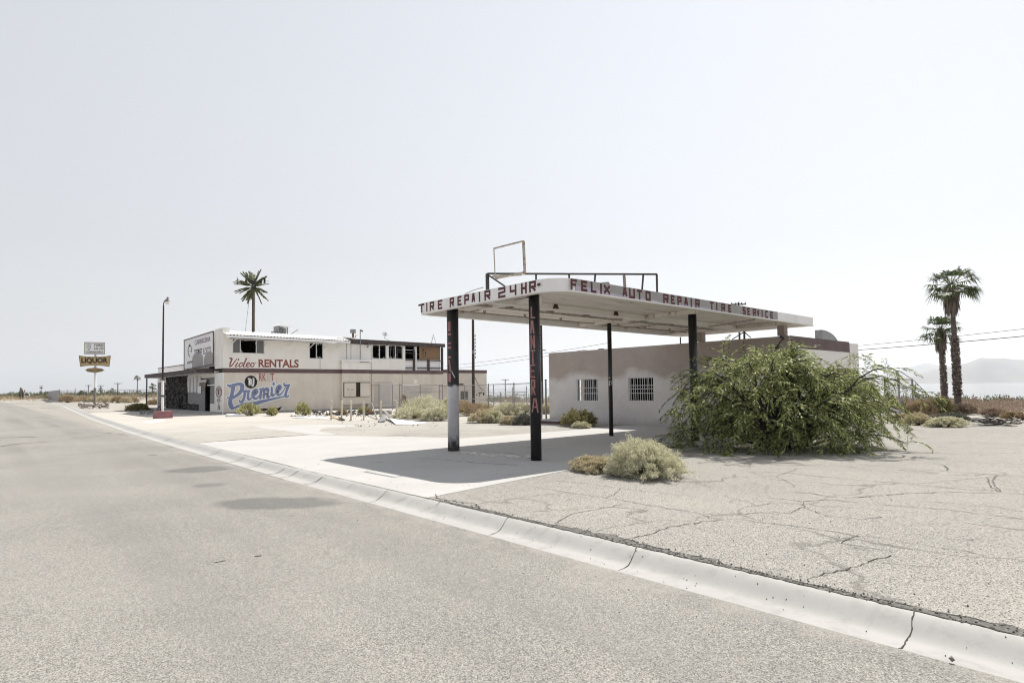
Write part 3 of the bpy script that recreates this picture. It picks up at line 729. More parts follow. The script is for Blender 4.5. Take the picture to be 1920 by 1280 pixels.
while xx < xg1-.35:
    pts.append((xx, 3.785+.06*max(0, math.sin(xx*1.3+1.2))+.05*(xx < 13)+rng.uniform(-.006, .006))); xx += .3
for (xa, za), (xb, zb) in zip(pts[:-1], pts[1:]): fl.poly([(xa, CY0-.005, CZ0+.034), (xb, CY0-.005, CZ0+.034), (xb, CY0-.005, zb), (xa, CY0-.005, za)])
fl.build('lavender_wash', M['lavender'], canopy)
rl = MB()
def uY(x): return onY(1040+x/3.84, 560, CY0).x
for ch, a, b in (('F',115,160),('E',190,235),('L',260,300),('I',325,343),('X',350,402),('A',487,522),('U',535,577),('T',592,628),('O',653,690),('R',780,820),('E',835,862),('P',882,912),('A',930,958),('I',976,987),('R',1010,1043),
                 ('T',1115,1142),('I',1160,1169),('R',1197,1225),('E',1247,1267),('S',1350,1371),('E',1383,1401),('R',1422,1446),('V',1450,1471),('I',1485,1494),('C',1512,1531),('E',1547,1567)):
    xa, xb = uY(a), uY(b); PP = lambda u, v, d=0, xa=xa: (xa+u, CY0-.007-d, v)
    block_letter(rl, ch, 0, xb-xa, 3.79, 4.036, .062, PP)
rl.build('lettering', M['lred'], canopy)
# lettering down the round columns: (angle across the side that faces the street, height) on the skin of the pipe
def col_letter(mb, cx, cy, r, ch, s0, s1, z0, z1, t, mid):
    def PP(u, v, d=0): a = mid+u/r; return (cx+(r+.003+d)*math.cos(a), cy+(r+.003+d)*math.sin(a), v)
    a0, a1, b0, b1 = s0+t/2, s1-t/2, z0+t/2, z1-t/2; lay = 0
    for pl in BLOCK[ch]:
        pts = [(a0+(a1-a0)*x, b0+(b1-b0)*y) for x, y in pl]
        for p, q in zip(pts[:-1], pts[1:]):
            L = math.hypot(q[0]-p[0], q[1]-p[1]); n_ = max(1, int(L/.02)); e = t*.5/L if L else 0
            ps = [(p[0]+(q[0]-p[0])*(-e+(1+2*e)*k/n_), p[1]+(q[1]-p[1])*(-e+(1+2*e)*k/n_)) for k in range(n_+1)]
            lay += 1; stroke(mb, ps, t/2, lambda u, v, d=lay*.0005: PP(u, v, d))
def colz(px, py, x, y): # height on the column axis seen at this row
    d = ray(px, py); k = (x*d.x+y*d.y)/(d.x*d.x+d.y*d.y); return (EYE+d*k).z
c2 = MB(); a2 = math.atan2(-9.93, -9.53)                 # towards the camera
for ch, ya, yb, s0, s1 in (('L',576,598,-.085,.02),('A',602,626,-.105,.0),('N',629,654,-.10,.01),('T',656,682,-.105,.01),('E',683,708,-.125,.005),('R',711,740,-.10,.005),('A',746,773,-.095,.07)):
    col_letter(c2, 9.53, 9.93, .125, ch, s0, s1, colz(1004, yb, 9.53, 9.93), colz(1004, ya, 9.53, 9.93), .036, a2)
c2.build('column_lettering', M['pinkred'], canopy)
c1 = MB(); a1 = math.atan2(-13.09, -9.52)
def colrect(mb, cx, cy, r, mid, s0, s1, z0, z1, sk=0.0):
    def PP(u, v): a = mid+u/r; return (cx+(r+.003)*math.cos(a), cy+(r+.003)*math.sin(a), v)
    n_ = 8
    for k in range(n_):
        u0, u1 = s0+(s1-s0)*k/n_, s0+(s1-s0)*(k+1)/n_
        for j in range(6):
            f0, f1 = j/6, (j+1)/6; mb.poly([PP(u0+sk*f0, z0+(z1-z0)*f0), PP(u1+sk*f0, z0+(z1-z0)*f0), PP(u1+sk*f1, z0+(z1-z0)*f1), PP(u0+sk*f1, z0+(z1-z0)*f1)])
for ya, yb, s0, s1, sk in ((604,622,-.15,-.06,0),(625,629.5,-.16,-.045,0),(642,646,-.16,-.045,0),(650,654.5,-.16,-.045,0),(668,672,-.15,-.05,0),(675,697,-.095,-.04,-.045),(700,716,-.14,-.06,0)):
    colrect(c1, 9.52, 13.09, .155, a1, s0, s1, colz(845, yb, 9.52, 13.09), colz(845, ya, 9.52, 13.09), sk)
c1.build('column_lettering', M['pinkred'], canopy)
c3 = MB(); a3 = math.atan2(-12.97, -15.96)
for ch, s0, s1 in (('A', -.06, -.003), ('Y', .006, .06)):
    col_letter(c3, 15.96, 12.97, .072, ch, s0, s1, colz(1144, 721.5, 15.96, 12.97), colz(1144, 714, 15.96, 12.97), .014, a3)
for z in (1.95, 1.84, 1.72): colrect(c3, 15.96, 12.97, .072, a3, -.05, -.015, z-.03, z+.02, .01)
c3.build('column_lettering', M['grille'], canopy)
br = MB(); pa, pb = onX(849.5, 697, 9.42), onX(853.5, 707, 9.42)
br.bar((9.38, 12.96, colz(849, 696, 9.4, 12.95)), (9.44, 12.90, colz(853, 708, 9.4, 12.95)), .03, .02); br.build('broken_bracket', M['grille'], canopy)
# diagonal rail of the old roof sign and the empty sign frame leaning on it
RA, RB = Vector((9.9, 12.06, 4.64)), Vector((13.35, 9.22, 4.60))
rf = MB(); rf.bar(RA, RB, .045); rf.bar(RA, (RA.x, RA.y, CZ1), .07); rf.bar(RB, (RB.x, RB.y, CZ1), .04)
d_ = RB-RA
for t, dx in ((.285, 0), (.48, 0), (.635, -.10), (.92, -.10)):
    p = RA+d_*t; rf.bar(p, (p.x+dx, p.y, CZ1-.06), .035)
p = RA+Vector((0, 0, -.02)); rf.bar(p, (10.35, 11.35, CZ1-.03), .04)
rf.build('sign_rail', M['darkmetal'], canopy)
fx = 10.0; Q = [onX(926, 466, fx), onX(981.5, 452, fx), onX(984, 511, fx), onX(928.5, 522, fx)]
fr_ = MB()
for i, w in enumerate((.035, .05, .05, .02)): fr_.bar(Q[i], Q[(i+1) % 4], w, w)
fr_.bar(Q[2]+Vector((.02, .15, -.03)), onX(924, 518, fx-.25), .045)
fr_.build('empty_sign_frame', M['rustmetal'], canopy)
tp = MB(); q = onY(1172, 541, 9.6); t_ = onY(1170, 516, 9.6); tp.bar((q.x, 9.6, CZ1-.06), t_, .05); tp.bar((q.x+.06, 9.62, CZ1-.06), (t_.x+.06, 9.62, t_.z-.02), .03)
tp.build('timber_post', M['wood'], canopy)
sc_ = MB(); p = onY(1130, 535, 9.35); sc_.prism([(p.x-.35, 9.35, 4.04), (p.x+.45, 9.35, 4.04), (p.x+.22, 9.35, 4.22), (p.x-.05, 9.35, 4.17)], (0, .5, 0)); sc_.build('torn_roofing', M['wood'], canopy)
wv = MB(); p = onX(872, 551, 9.6); q = onX(906, 539, 9.6); wv.tube([(9.6, p.y, CZ1), p, p.lerp(q, .5)+Vector((0, 0, .02)), q], .012, 5); wv.build('loose_rod', M['steel'], canopy)

# ---------------------------------------------------------------- low garage behind the canopy
GX0, GX1, GY0, GY1, GZ = 21.23, 27.72, 9.23, 21.12, 3.36
garage = thing('repair_garage', (GX0, GY0, 0), 'low flat roofed mauve brown stucco garage with two barred windows under the canopy', 'building')
gw = MB()
W1 = (19.28, 18.0, 1.0, 2.03); W2 = (16.25, 14.95, 1.02, 2.04)
wall_mb(gw, lambda u, v: (GX0, -u, v), [], [], -GY1, -GY0, -.03, GZ, [(-W1[0], -W1[1], W1[2], W1[3]), (-W2[0], -W2[1], W2[2], W2[3])], (.22, 0, 0))
gw.build('wall', M['garage'], garage)
g2 = MB()
wall_mb(g2, lambda u, v: (-u, GY1, v), [], [], -GX1, -GX0-.221, -.03, GZ, [(-23.6, -22.85, .75, 2.25)], (0, -.2, 0))
g2.box(GX1-.2, GX1, GY0+.201, GY1-.201, -.03, GZ)
g2.build('wall', M['tan'], garage)
sw = MB(); sw.box(GX0+.221, GX1-.95, GY0, GY0+.2, -.03, GZ-.002); sw.box(GX1-.93, GX1-.002, GY0-.03, GY0+.2, -.03, GZ-.04); sw.build('wall', M['cream'], garage)
MB().box(GX0+.06, GX1-.96, GY0-.012, GY0-.001, GZ-.42, GZ+.005).build('maroon_band', M['maroon'], garage)
db = MB(); db.box(GX0+2.1, GX1-1.0, GY0-.012, GY0-.001, 0, 2.25); db.build('garage_door', M['maroon'], garage)
MB().box(GX1-.6, GX1-.25, GY0-.04, GY0-.031, 1.6, 2.2).build('side_window', M['pane'], garage)
MB().box(GX0+.222, GX1-.201, GY0+.201, GY1-.201, GZ-.32, GZ-.12).build('roof', M['greypaint'], garage)
MB().box(GX0+.222, GX1-.201, GY0+.201, GY1-.201, -.02, .006).build('floor', M['oldconc'], garage)
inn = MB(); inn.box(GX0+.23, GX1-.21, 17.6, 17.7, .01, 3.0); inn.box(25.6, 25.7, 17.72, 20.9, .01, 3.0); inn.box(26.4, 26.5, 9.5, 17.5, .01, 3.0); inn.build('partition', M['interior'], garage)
for w, (nv, hz) in ((W1, (9, (.345, .60))), (W2, (9, (.33, .52, .66)))):
    fr = MB(); y0, y1, z0, z1 = w[1], w[0], w[2], w[3]; x = GX0+.03
    for a in ((y0+.001, y0+.035, z0+.001, z1-.001), (y1-.035, y1-.001, z0+.001, z1-.001)): fr.box(x, x+.06, *a)
    fr.box(x, x+.06, y0+.036, y1-.036, z1-.035, z1-.001); fr.box(x, x+.06, y0+.036, y1-.036, z0+.001, z0+.03)
    fo = fr.build('window', M['grille'], garage)
    b = MB()
    for k in range(1, nv+2):
        yy = y0+(y1-y0)*k/(nv+2)+rng.uniform(-.012, .012); b.bar((x+.02, yy, z0+.03), (x+.02, yy+rng.uniform(-.03, .03), z1-.03), .02)
    for h in hz: b.bar((x+.045, y0+.03, z0+(z1-z0)*h), (x+.045, y1-.03, z0+(z1-z0)*h), .03)
    b.build('grille', M['grille'], fo)
# roof fittings
h0, h1 = onY(1541, 618, 10), onY(1572, 638, 10); hd = MB(); n = 10
arc = [(h0.x, GZ-.1), (h0.x, h0.z)]+[(h0.x+(h1.x-h0.x)*math.sin(k*math.pi/2/n), GZ-.02+(h0.z-GZ+.02)*math.cos(k*math.pi/2/n)) for k in range(1, n+1)]+[(h1.x, GZ-.1)]
hd.prism([(x, 10.0, z) for x, z in arc], (0, .28, 0)); hd.build('roof_hood', M['steel'], garage)
an = MB(); b0 = onX(1395.5, 634, 22.5); t0 = onX(1395.5, 618, 22.5); an.bar((b0.x, b0.y, GZ-.15), t0, .06)
an.bar(onX(1395.5, 622, 22.5), onX(1373, 636, 22.5), .03); an.bar(onX(1395.5, 622, 22.5), onX(1408, 633, 22.5), .03); an.build('roof_bracket', M['darkmetal'], garage)
vp = MB(); p = onX(1276, 645, 21.6); vp.tube([(21.6, p.y, GZ-.15), (21.6, p.y, onX(1276, 632, 21.6).z)], .025, 6); p = onX(1126, 655, 21.6); vp.box(21.55, 21.7, p.y-.15, p.y+.1, GZ-.15, GZ+.06); vp.build('vent_pipe', M['darkmetal'], garage)
fd = MB(); p = onX(1455, 655, 21.1); q = onX(1467, 632, 21.1)
fd.obox((21.13, p.y, p.z+.06), (.05, 0, 0), (0, .09, 0), (0, 0, .05)); fd.bar((21.15, p.y, p.z+.1), (21.1, q.y, q.z-.08), .03); fd.obox((21.08, q.y, q.z-.02), (.05, .02, 0), (0, .08, .05), (0, 0, .05)); fd.build('flood_lamp', M['darkmetal'], garage)
MB().tube([(GX0-.035, 10.9, .1), (GX0-.035, 10.9, GZ-.1)], .012, 5).build('conduit', M['softink'], garage)
post = thing('steel_post', (GX0-.1, GY1+.14, 0), 'short galvanised pipe post standing against the left corner of the low garage', 'post')
pp = MB(); pp.tube([(GX0-.1, GY1+.14, -.02), (GX0-.1, GY1+.14, 2.02)], .045, 10); pp.build('pipe', M['steel'], post); MB().tube([(GX0-.1, GY1+.14, 2.02), (GX0-.1, GY1+.14, 2.06)], .055, 10).build('cap', M['darkmetal'], post)
step = thing('concrete_step', (20.2, 20.2, 0), 'low red edged concrete step at the left corner of the low garage', 'step')
MB().box(19.5, GX0-.005, 18.9, 20.9, -.02, .13).build('slab', M['oldconc'], step); MB().box(19.49, GX0-.004, 18.88, 18.897, .0, .125).build('painted_edge', M['maroon'], step); MB().box(19.48, 19.497, 18.88, 20.9, .0, .125).build('painted_edge', M['maroon'], step)
# ---------------------------------------------------------------- the store
SX, SY = 13.57, 47.45                                    # its street corner
store = thing('derelict_store', (SX, SY, 0), 'burnt out cream and tan two storey corner store with maroon band and painted script mural', 'building')
def sy(x, y, d=0.0): p = onY(x, y, SY); return (p.x, SY-d, p.z)
def sxp(x, y, d=0.0): p = onX(x, y, SX); return (SX-d, p.y, p.z)
def S3(x, y, d=0.0): return sy(400+x/6.096, 590+y/6.096, d)           # the zoomed views the mural was read from
def S4(x, y, d=0.0): return sy(640+x/9.6, 610+y/9.6, d)
def rect_on(x0, y0, x1, y1):                             # pixel box on the side wall: x range and z range
    a, b = onY(x0, y1, SY), onY(x1, y0, SY); return a.x, b.x, a.z, b.z
BZ0, BZ1, TZ = 3.07, 3.39, 5.93
# side wall, lower and upper storey
lw = MB(); FW_ = lambda u, v: (u, SY, v)
lw.box(SX, 33.3, SY, SY+.25, -.05, BZ0-.002); lw.build('lower_wall', M['tan'], store)
wa = rect_on(436, 637.5, 496, 660.5); wb = rect_on(580, 643, 606, 671)
wc = rect_on(698, 646.5, 724.5, 671.5); wd = rect_on(728.5, 647.5, 755.5, 672)
up = MB()
wall_mb(up, FW_, [], [], SX+.425, 29.15, BZ1+.002, 5.6, [wa, wb, wc, wd], (0, .22, 0)); up.build('upper_wall', M['cream'], store)
MB().box(SX-.005, 33.32, SY-.03, SY+.2, BZ0, BZ1).build('maroon_band', M['maroon'], store)
# corner pier
MB().box(SX-.03, SX+.42, SY-.02, SY+2.05, BZ1+.002, 6.42).build('corner_pier', M['cream'], store)
MB().box(SX-.03, SX+.04, SY-.004, SY+2.05, -.05, BZ0-.003).build('corner_pier', M['cream'], store)
# shell behind the openings
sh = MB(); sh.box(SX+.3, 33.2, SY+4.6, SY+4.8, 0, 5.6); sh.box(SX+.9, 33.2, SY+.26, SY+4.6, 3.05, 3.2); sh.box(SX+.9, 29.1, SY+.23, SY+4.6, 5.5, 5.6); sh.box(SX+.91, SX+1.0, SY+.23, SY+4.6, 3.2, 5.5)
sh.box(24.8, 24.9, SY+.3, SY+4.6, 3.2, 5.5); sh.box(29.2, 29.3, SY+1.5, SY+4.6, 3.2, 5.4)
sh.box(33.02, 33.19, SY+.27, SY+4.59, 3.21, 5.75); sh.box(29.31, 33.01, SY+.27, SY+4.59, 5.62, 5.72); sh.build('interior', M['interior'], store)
st = MB()
for x in (28.0, 28.35, 28.7): st.box(x, x+.06, SY+.7, SY+.78, 3.2, 5.5)
st.bar(sy(757, 658, -1.2), sy(791, 663.5, -.4), .06); st.box(30.3, 30.8, SY+4.0, SY+4.1, 4.9, 5.3)
st.build_each('interior_stud', M['greyboard'], store)
bb = MB()
for y0 in range(3): bb.box(SX+.5, 33.2, 52.4+y0*8, 52.6+y0*8, 0, 4.0 if y0 else 5.5)
bb.box(33.0, 33.2, SY+4.8, 69, 0, 5.5); bb.box(SX+.3, 33.2, 68.6, 68.8, 0, 4.0); bb.build_each('rear_wall', M['cream'], store)
# windows: frames, mullions, broken panes, dark rooms behind
def win(w, mull, panes, name='window'):
    x0, x1, z0, z1 = w; f = MB(); y = SY+.02
    f.box(x0+.002, x0+.05, y, y+.07, z0+.002, z1-.002); f.box(x1-.05, x1-.002, y, y+.07, z0+.002, z1-.002); f.box(x0+.051, x1-.051, y, y+.07, z1-.05, z1-.002); f.box(x0-.03, x1+.03, y-.05, y+.07, z0-.04, z0+.001)
    for m_ in mull: xm = x0+(x1-x0)*m_; f.box(xm-.035, xm+.035, y+.005, y+.06, z0+.002, z1-.051)
    fo = f.build(name, M['grille'], store)
    g_ = MB()
    for a, b, kind in panes:
        xa, xb = x0+(x1-x0)*a, x0+(x1-x0)*b
        if kind == 'whole': g_.poly([(xa, y+.04, z0), (xb, y+.04, z0), (xb, y+.04, z1), (xa, y+.04, z1)])
        else:                                            # jagged teeth left round the edge
            c = ((xa+xb)/2, (z0+z1)/2); k = 26; o = []; i_ = []
            for t in range(k):
                an = 2*math.pi*t/k; ca, sa = math.cos(an), math.sin(an); s = 1/max(abs(ca), abs(sa))
                o.append((c[0]+ca*s*(xb-xa)/2, c[1]+sa*s*(z1-z0)/2)); q = s*rng.choice((.97, .95, .9, .72, .8, .93)) if kind == 'broken' else s*rng.choice((.98, .9, .6))
                i_.append((c[0]+ca*q*(xb-xa)/2, c[1]+sa*q*(z1-z0)/2))
            for t in range(k):
                u = (t+1) % k; g_.poly([(p[0], y+.04, p[1]) for p in (o[t], o[u], i_[u], i_[t])])
    if g_.f: g_.build('pane', M['pane'] if panes[0][2] == 'whole' else M['shard'], fo)
win(wa, (.24, .745), ((0, .24, 'whole'), (.745, 1, 'whole'))); win(wb, (.52,), ((.52, 1, 'broken'),)); win(wc, (.52,), ((0, .52, 'broken'), (.52, 1, 'broken'))); win(wd, (.49,), ((0, .49, 'broken'), (.49, 1, 'broken')))
g_ = MB(); x0, x1, z0, z1 = wa
g_.poly([(x0+.25*(x1-x0), SY+.06, z0), (x0+.33*(x1-x0), SY+.06, z0), (x0+.26*(x1-x0), SY+.06, z0+.3)]); g_.poly([(x0+.25*(x1-x0), SY+.06, z1), (x0+.6*(x1-x0), SY+.06, z1), (x0+.4*(x1-x0), SY+.06, z1-.12)]); g_.poly([(x0+.74*(x1-x0), SY+.06, z1-.1), (x0+.70*(x1-x0), SY+.06, z1-.28), (x0+.74*(x1-x0), SY+.06, z1-.45)])
g_.build('broken_glass', M['shard'], store)
# corrugated sheet eave with struts
e0, e1 = sy(419, 631), sy(661, 642.5); rows = []; nn = 190; EY = SY-.95
xl, xr = SX-.1, onY(657, 642, EY).x
for j in range(2):
    row = []
    for i in range(nn+1):
        t = i/nn; x = xl+(xr-xl)*t; zf = 5.83-.05*t; cor = .03*math.sin(i*1.32)
        row.append((x, EY if j == 0 else SY+.6, (zf if j == 0 else zf+.42)+cor))
    rows.append(row)
rfm = strip(rows, MB()); rf2 = strip([[(x, y, z-.02) for x, y, z in r] for r in rows], MB()); rfm.add(rf2.v, rf2.f)
rfo = rfm.build('roof', M['roofwhite'], store)
ev = MB(); ev.obox(((xl+xr)/2, EY+.03, 5.66), ((xr-xl)/2, 0, -.025), (0, .02, 0), (0, 0, .09)); ev.build('eave_board', M['whiteboard'], rfo)
top = MB(); top.box(SX+.42, 24.5, SY+.6, 60, 6.10, 6.2); top.build('roof', M['roofwhite'], store)
brk = MB()
for (x0, y0, x1, y1) in ((265,275,215,330),(648,292,588,355),(935,302,862,358),(1165,318,1098,380),(1328,325,1258,385),(1478,332,1412,390)):
    a = S3(x1, y1, .01); b = onY(400+x0/6.096, 590+y0/6.096, SY-.75); brk.bar(a, b, .05)
brk.build_each('eave_strut', M['whiteboard'], rfo)
# burnt rear bay on the upper floor
bf = MB(); a = onY(652, 637, SY-.25); bf.prism([(a.x-.9, SY-.25, 6.02), (33.42, SY-.25, 5.95), (33.42, SY-.25, 5.63), (a.x+.3, SY-.25, 5.66)], (0, .24, 0)); bfo = bf.build('charred_fascia', M['brownboard'], store)
MB().box(24.2, 33.35, SY-.009, 60, 5.80, 5.92).build('roof', M['roofwhite'], store)
bay = MB()
for x0, x1 in ((776, 781.5), (803.5, 806), (828, 831.5)):
    a, b = onY(x0, 680, SY), onY(x1, 680, SY); z1 = 5.6 if x0 != 803.5 else 4.45; bay.box(a.x, b.x, SY+.02, SY+.14, BZ1, z1)
z_ = onY(790, 675, SY).z; bay.box(29.16, 33.3, SY+.005, SY+.16, z_-.05, z_+.03); z_ = onY(790, 689.5, SY).z; bay.box(29.16, 33.3, SY+.03, SY+.1, z_-.04, z_+.04); bay.box(33.2, 33.32, SY, SY+.2, BZ1, 5.62)
bay.build_each('burnt_timber', M['brownboard'], store)
wn = MB()
for x0, x1 in ((760, 777), (783, 803), (806, 827)):
    a, b = onY(x0, 685, SY), onY(x1, 685, SY); wn.box(a.x, b.x, SY+.17, SY+.2, BZ1, 4.42)
wn.build_each('white_panel', M['whiteboard'], store)
pk = MB(); a = onY(779, 680, SY); pk.box(a.x-.02, a.x+.14, SY-.03, SY+.018, BZ1, 5.6); pk.bar((a.x-.1, SY-.02, 5.55), (a.x+.05, SY-.02, 5.0), .1); pk.build('peeling_post', M['whiteflake'], store)
x0, x1, z0, z1 = rect_on(788, 648.5, 827, 673.5); ob_ = MB(); ob_.prism([(x0, SY+.17, z0), (x1, SY+.17, z0), (x1, SY+.17, z1-.25), (x1-.35, SY+.17, z1), (x0, SY+.17, z1)], (0, .03, 0)); oso = ob_.build('chipboard_sheet', M['osb'], store)
gf = MB()
for i in range(26): u = rng.uniform(.08, .3); v = rng.uniform(.1, .7); gf.poly([(x0+(x1-x0)*(u+dx), SY+.166-i*.0002, z0+(z1-z0)*(v+dz)) for dx, dz in ((0,0),(.035,.01),(.03,.06),(.006,.07))])
gf.build('graffiti', M['ink'], oso)
# projecting meter block with its cap, mast and cabinet
mx0, mx1 = onY(641.5, 690, SY-.3).x, onY(694.5, 690, SY-.3).x; mt = onY(660, 677, SY-.3).z
mb1 = MB(); mb1.box(mx0, mx1, SY-.30, SY-.032, BZ1+.002, mt); mb1.build('meter_block', M['cream'], store)
MB().box(mx0, mx1, SY-.304, SY-.031, BZ0, BZ1+.001).build('meter_block_band', M['maroon'], store)
MB().box(mx0, mx1, SY-.30, SY-.001, .45, BZ0-.001).build('meter_block', M['tan'], store)
MB().box(mx0-.12, mx1+.1, SY-.42, SY-.01, mt+.001, mt+.13).build('block_cap', M['whiteboard'], store)
def cab(x0, y0, x1, y1): a, b = onY(x0, y1, SY-.35), onY(x1, y0, SY-.35); return a.x, b.x, a.z, b.z
x0, x1, z0, z1 = cab(645.5, 717.5, 693, 743.5)
cb = MB(); cb.box(x0-.05, x1+.03, SY-.34, SY-.302, z0-.04, z1+.05); cbo = cb.build('meter_cabinet', M['interior'], store)
xm0, xm1 = x0+(x1-x0)*.45, x0+(x1-x0)*.60
d1 = MB(); d1.box(x0, xm0, SY-.385, SY-.345, z0, z1); do = d1.build('cabinet_door', M['tan'], cbo)
d2 = MB(); d2.obox(((xm1+x1)/2, SY-.42, (z0+z1)/2), ((x1-xm1)/2, .06, 0), (0, .02, 0), (0, 0, (z1-z0)/2)); d2.build('cabinet_door', M['tan'], cbo)
hd = MB()
for t in (.32, .68): x = x0+(xm0-x0)*t; hd.tube([(x-.07, SY-.39, z0+(z1-z0)*.57), (x-.04, SY-.39, z0+(z1-z0)*.48), (x+.04, SY-.39, z0+(z1-z0)*.48), (x+.07, SY-.39, z0+(z1-z0)*.57)], .018, 5)
hd.build_each('door_handle', M['steel'], cbo)
ms = MB(); p = onY(675.5, 660, SY-.35); ms.tube([(p.x, SY-.35, mt), (p.x, SY-.35, onY(675.5, 618, SY-.35).z)], .04, 8); ms.obox((p.x+.13, SY-.35, onY(677, 620, SY-.35).z), (.1, 0, -.04), (0, .06, 0), (.02, 0, .06)); p2_ = onY(692, 679, SY-.33); ms.bar((p.x, SY-.35, p2_.z), (p2_.x, SY-.35, p2_.z), .04); ms.build('service_mast', M['steel'], store)
wk = MB(); q = onY(689, 648, SY-.02); wk.tube([(q.x+.25, SY-.06, 5.63), (q.x, SY-.25, q.z+.1), (q.x-.15, SY-.3, q.z-.15)], [.08, .06, .09], 8); wk.build('flood_lamp', M['steel'], store)
cn = MB()
for px, z0, z1 in ((658, 3.4, 5.6), (650, 3.4, 5.6), (696, .2, 5.5), (754, .2, 3.05), (600, 3.4, 4.3)): p = onY(px, 700, SY); cn.tube([(p.x, SY-.015, z0), (p.x, SY-.015, z1)], .013, 5)
cn.build_each('conduit', M['softink'], store)
dn = MB(); p = onY(692, 750, SY-.3); dn.tube([(p.x-.15, SY-.2, 0), (p.x-.15, SY-.2, .46)], .04, 8); dn.build('conduit', M['darkmetal'], store)
# rear single storey wing
MB().box(33.3, 38.72, SY+.02, 62, -.05, BZ0+.12).build('rear_wing', M['tan'], store)
MB().box(33.35, 38.74, SY-.02, SY+.25, BZ0+.121, 3.5).build('maroon_band', M['maroon'], store)
x0, x1, z0, z1 = rect_on(864, 733, 877.5, 749); rw = MB(); rw.box(x0, x1, SY-.01, SY+.019, z0, z1); rwo = rw.build('window', M['pane'], store); wf = MB(); wf.box((x0+x1)/2-.04, (x0+x1)/2+.04, SY-.03, SY-.011, z0, z1); wf.box(x0-.1, x1+.1, SY-.06, SY-.0105, z0-.1, z0-.001); wf.build('window_frame', M['tan'], rwo)
x0, x1, z0, z1 = rect_on(859.5, 719.3, 868.5, 721.5); MB().box(x0, x1, SY-.05, SY+.018, z0, z1).build('vent_slot', M['dark'], store)
x0, x1, z0, z1 = rect_on(776, 711.5, 781, 718.5); MB().box(x0, x1, SY-.04, SY-.001, z0, z1).build('junction_box', M['whiteboard'], store)
sm = MB()
for i in range(9): p = sy(rng.uniform(893, 908), rng.uniform(736, 741)); sm.poly([(p[0]+.12*math.cos(k), SY+.017, p[2]+.08*math.sin(k)) for k in (0, 1.2, 2.4, 3.6, 4.9)])
sm.build('graffiti', M['softink'], store)
# overpainted patches on the side wall
pt = MB(); pt.poly([sy(702, 716, .003), sy(733, 714, .003), sy(736, 720, .003), sy(730, 757, .003), sy(702, 757, .003)]); pt.poly([sy(757, 725, .003), sy(785, 723, .003), sy(812, 728, .003), sy(806, 745, .003), sy(758, 748, .003)])
pt.build('overpainted_patch', M['patch'], store)
# ----- murals and lettering on the side wall
def layered(P): return lambda d: (lambda u, v: P(u, v, d))
vt = MB(); P3 = lambda u, v: S3(u, v, .004)
for s in ([(158,522,6),(178,500,8),(205,499,10),(212,512,9),(192,555,9),(186,588,9)], [(186,590,9),(215,575,7),(245,535,6),(266,506,5)], [(278,545,7),(262,570,7),(252,592,6),(272,590,4),(290,575,3)],
          [(338,550,5),(312,552,7),(295,575,7),(300,594,6),(322,586,5),(340,560,4)], [(378,498,8),(358,545,8),(342,588,7),(360,594,4),(378,580,3)],
          [(378,578,4),(408,563,6),(412,548,5),(394,548,6),(378,572,7),(388,596,6),(412,588,4),(430,574,3)], [(458,550,5),(436,556,7),(426,578,7),(440,594,6),(462,582,6),(464,558,5),(470,556,4),(490,548,3)]):
    q = smooth_path(s, 5); stroke(vt, [(a, b) for a, b, _ in q], [max(2, c) for _, _, c in q], P3)
    for e in (q[0], q[-1]): disc(vt, e[:2], max(2, e[2]), max(2, e[2]), lambda u, v: S3(u, v, .0045), 8)
disc(vt, (288, 512), 9, 12, P3, 10)
vt.build('painted_lettering', M['red'], store)
def box_text(txt, x0, y0, x1, y1, P, mat, bold=0, parent=store, d=.004, name='painted_lettering', skew=0, **kw):
    mb = MB(); text_mb(mb, txt, lambda u, v: P(x0+(x1-x0)*u, y1+(y0-y1)*v+skew*u, d), bold, **kw); return mb.build(name, M[mat], parent)
box_text('RENTALS', 516, 507, 976, 600, S3, 'red', .035, skew=4)
Pm = lambda x, y, d=0.0: sy(410+x/12.8, 690+y/12.8, d)
box_text('RK', 968, 120, 1140, 308, Pm, 'fadedred', .02); box_text('T', 1240, 125, 1335, 308, Pm, 'fadedred', .02); box_text('E', 1165, 145, 1235, 300, Pm, 'pink', 0); box_text('A', 895, 150, 960, 285, Pm, 'whiteboard', .0)
mu = MB()
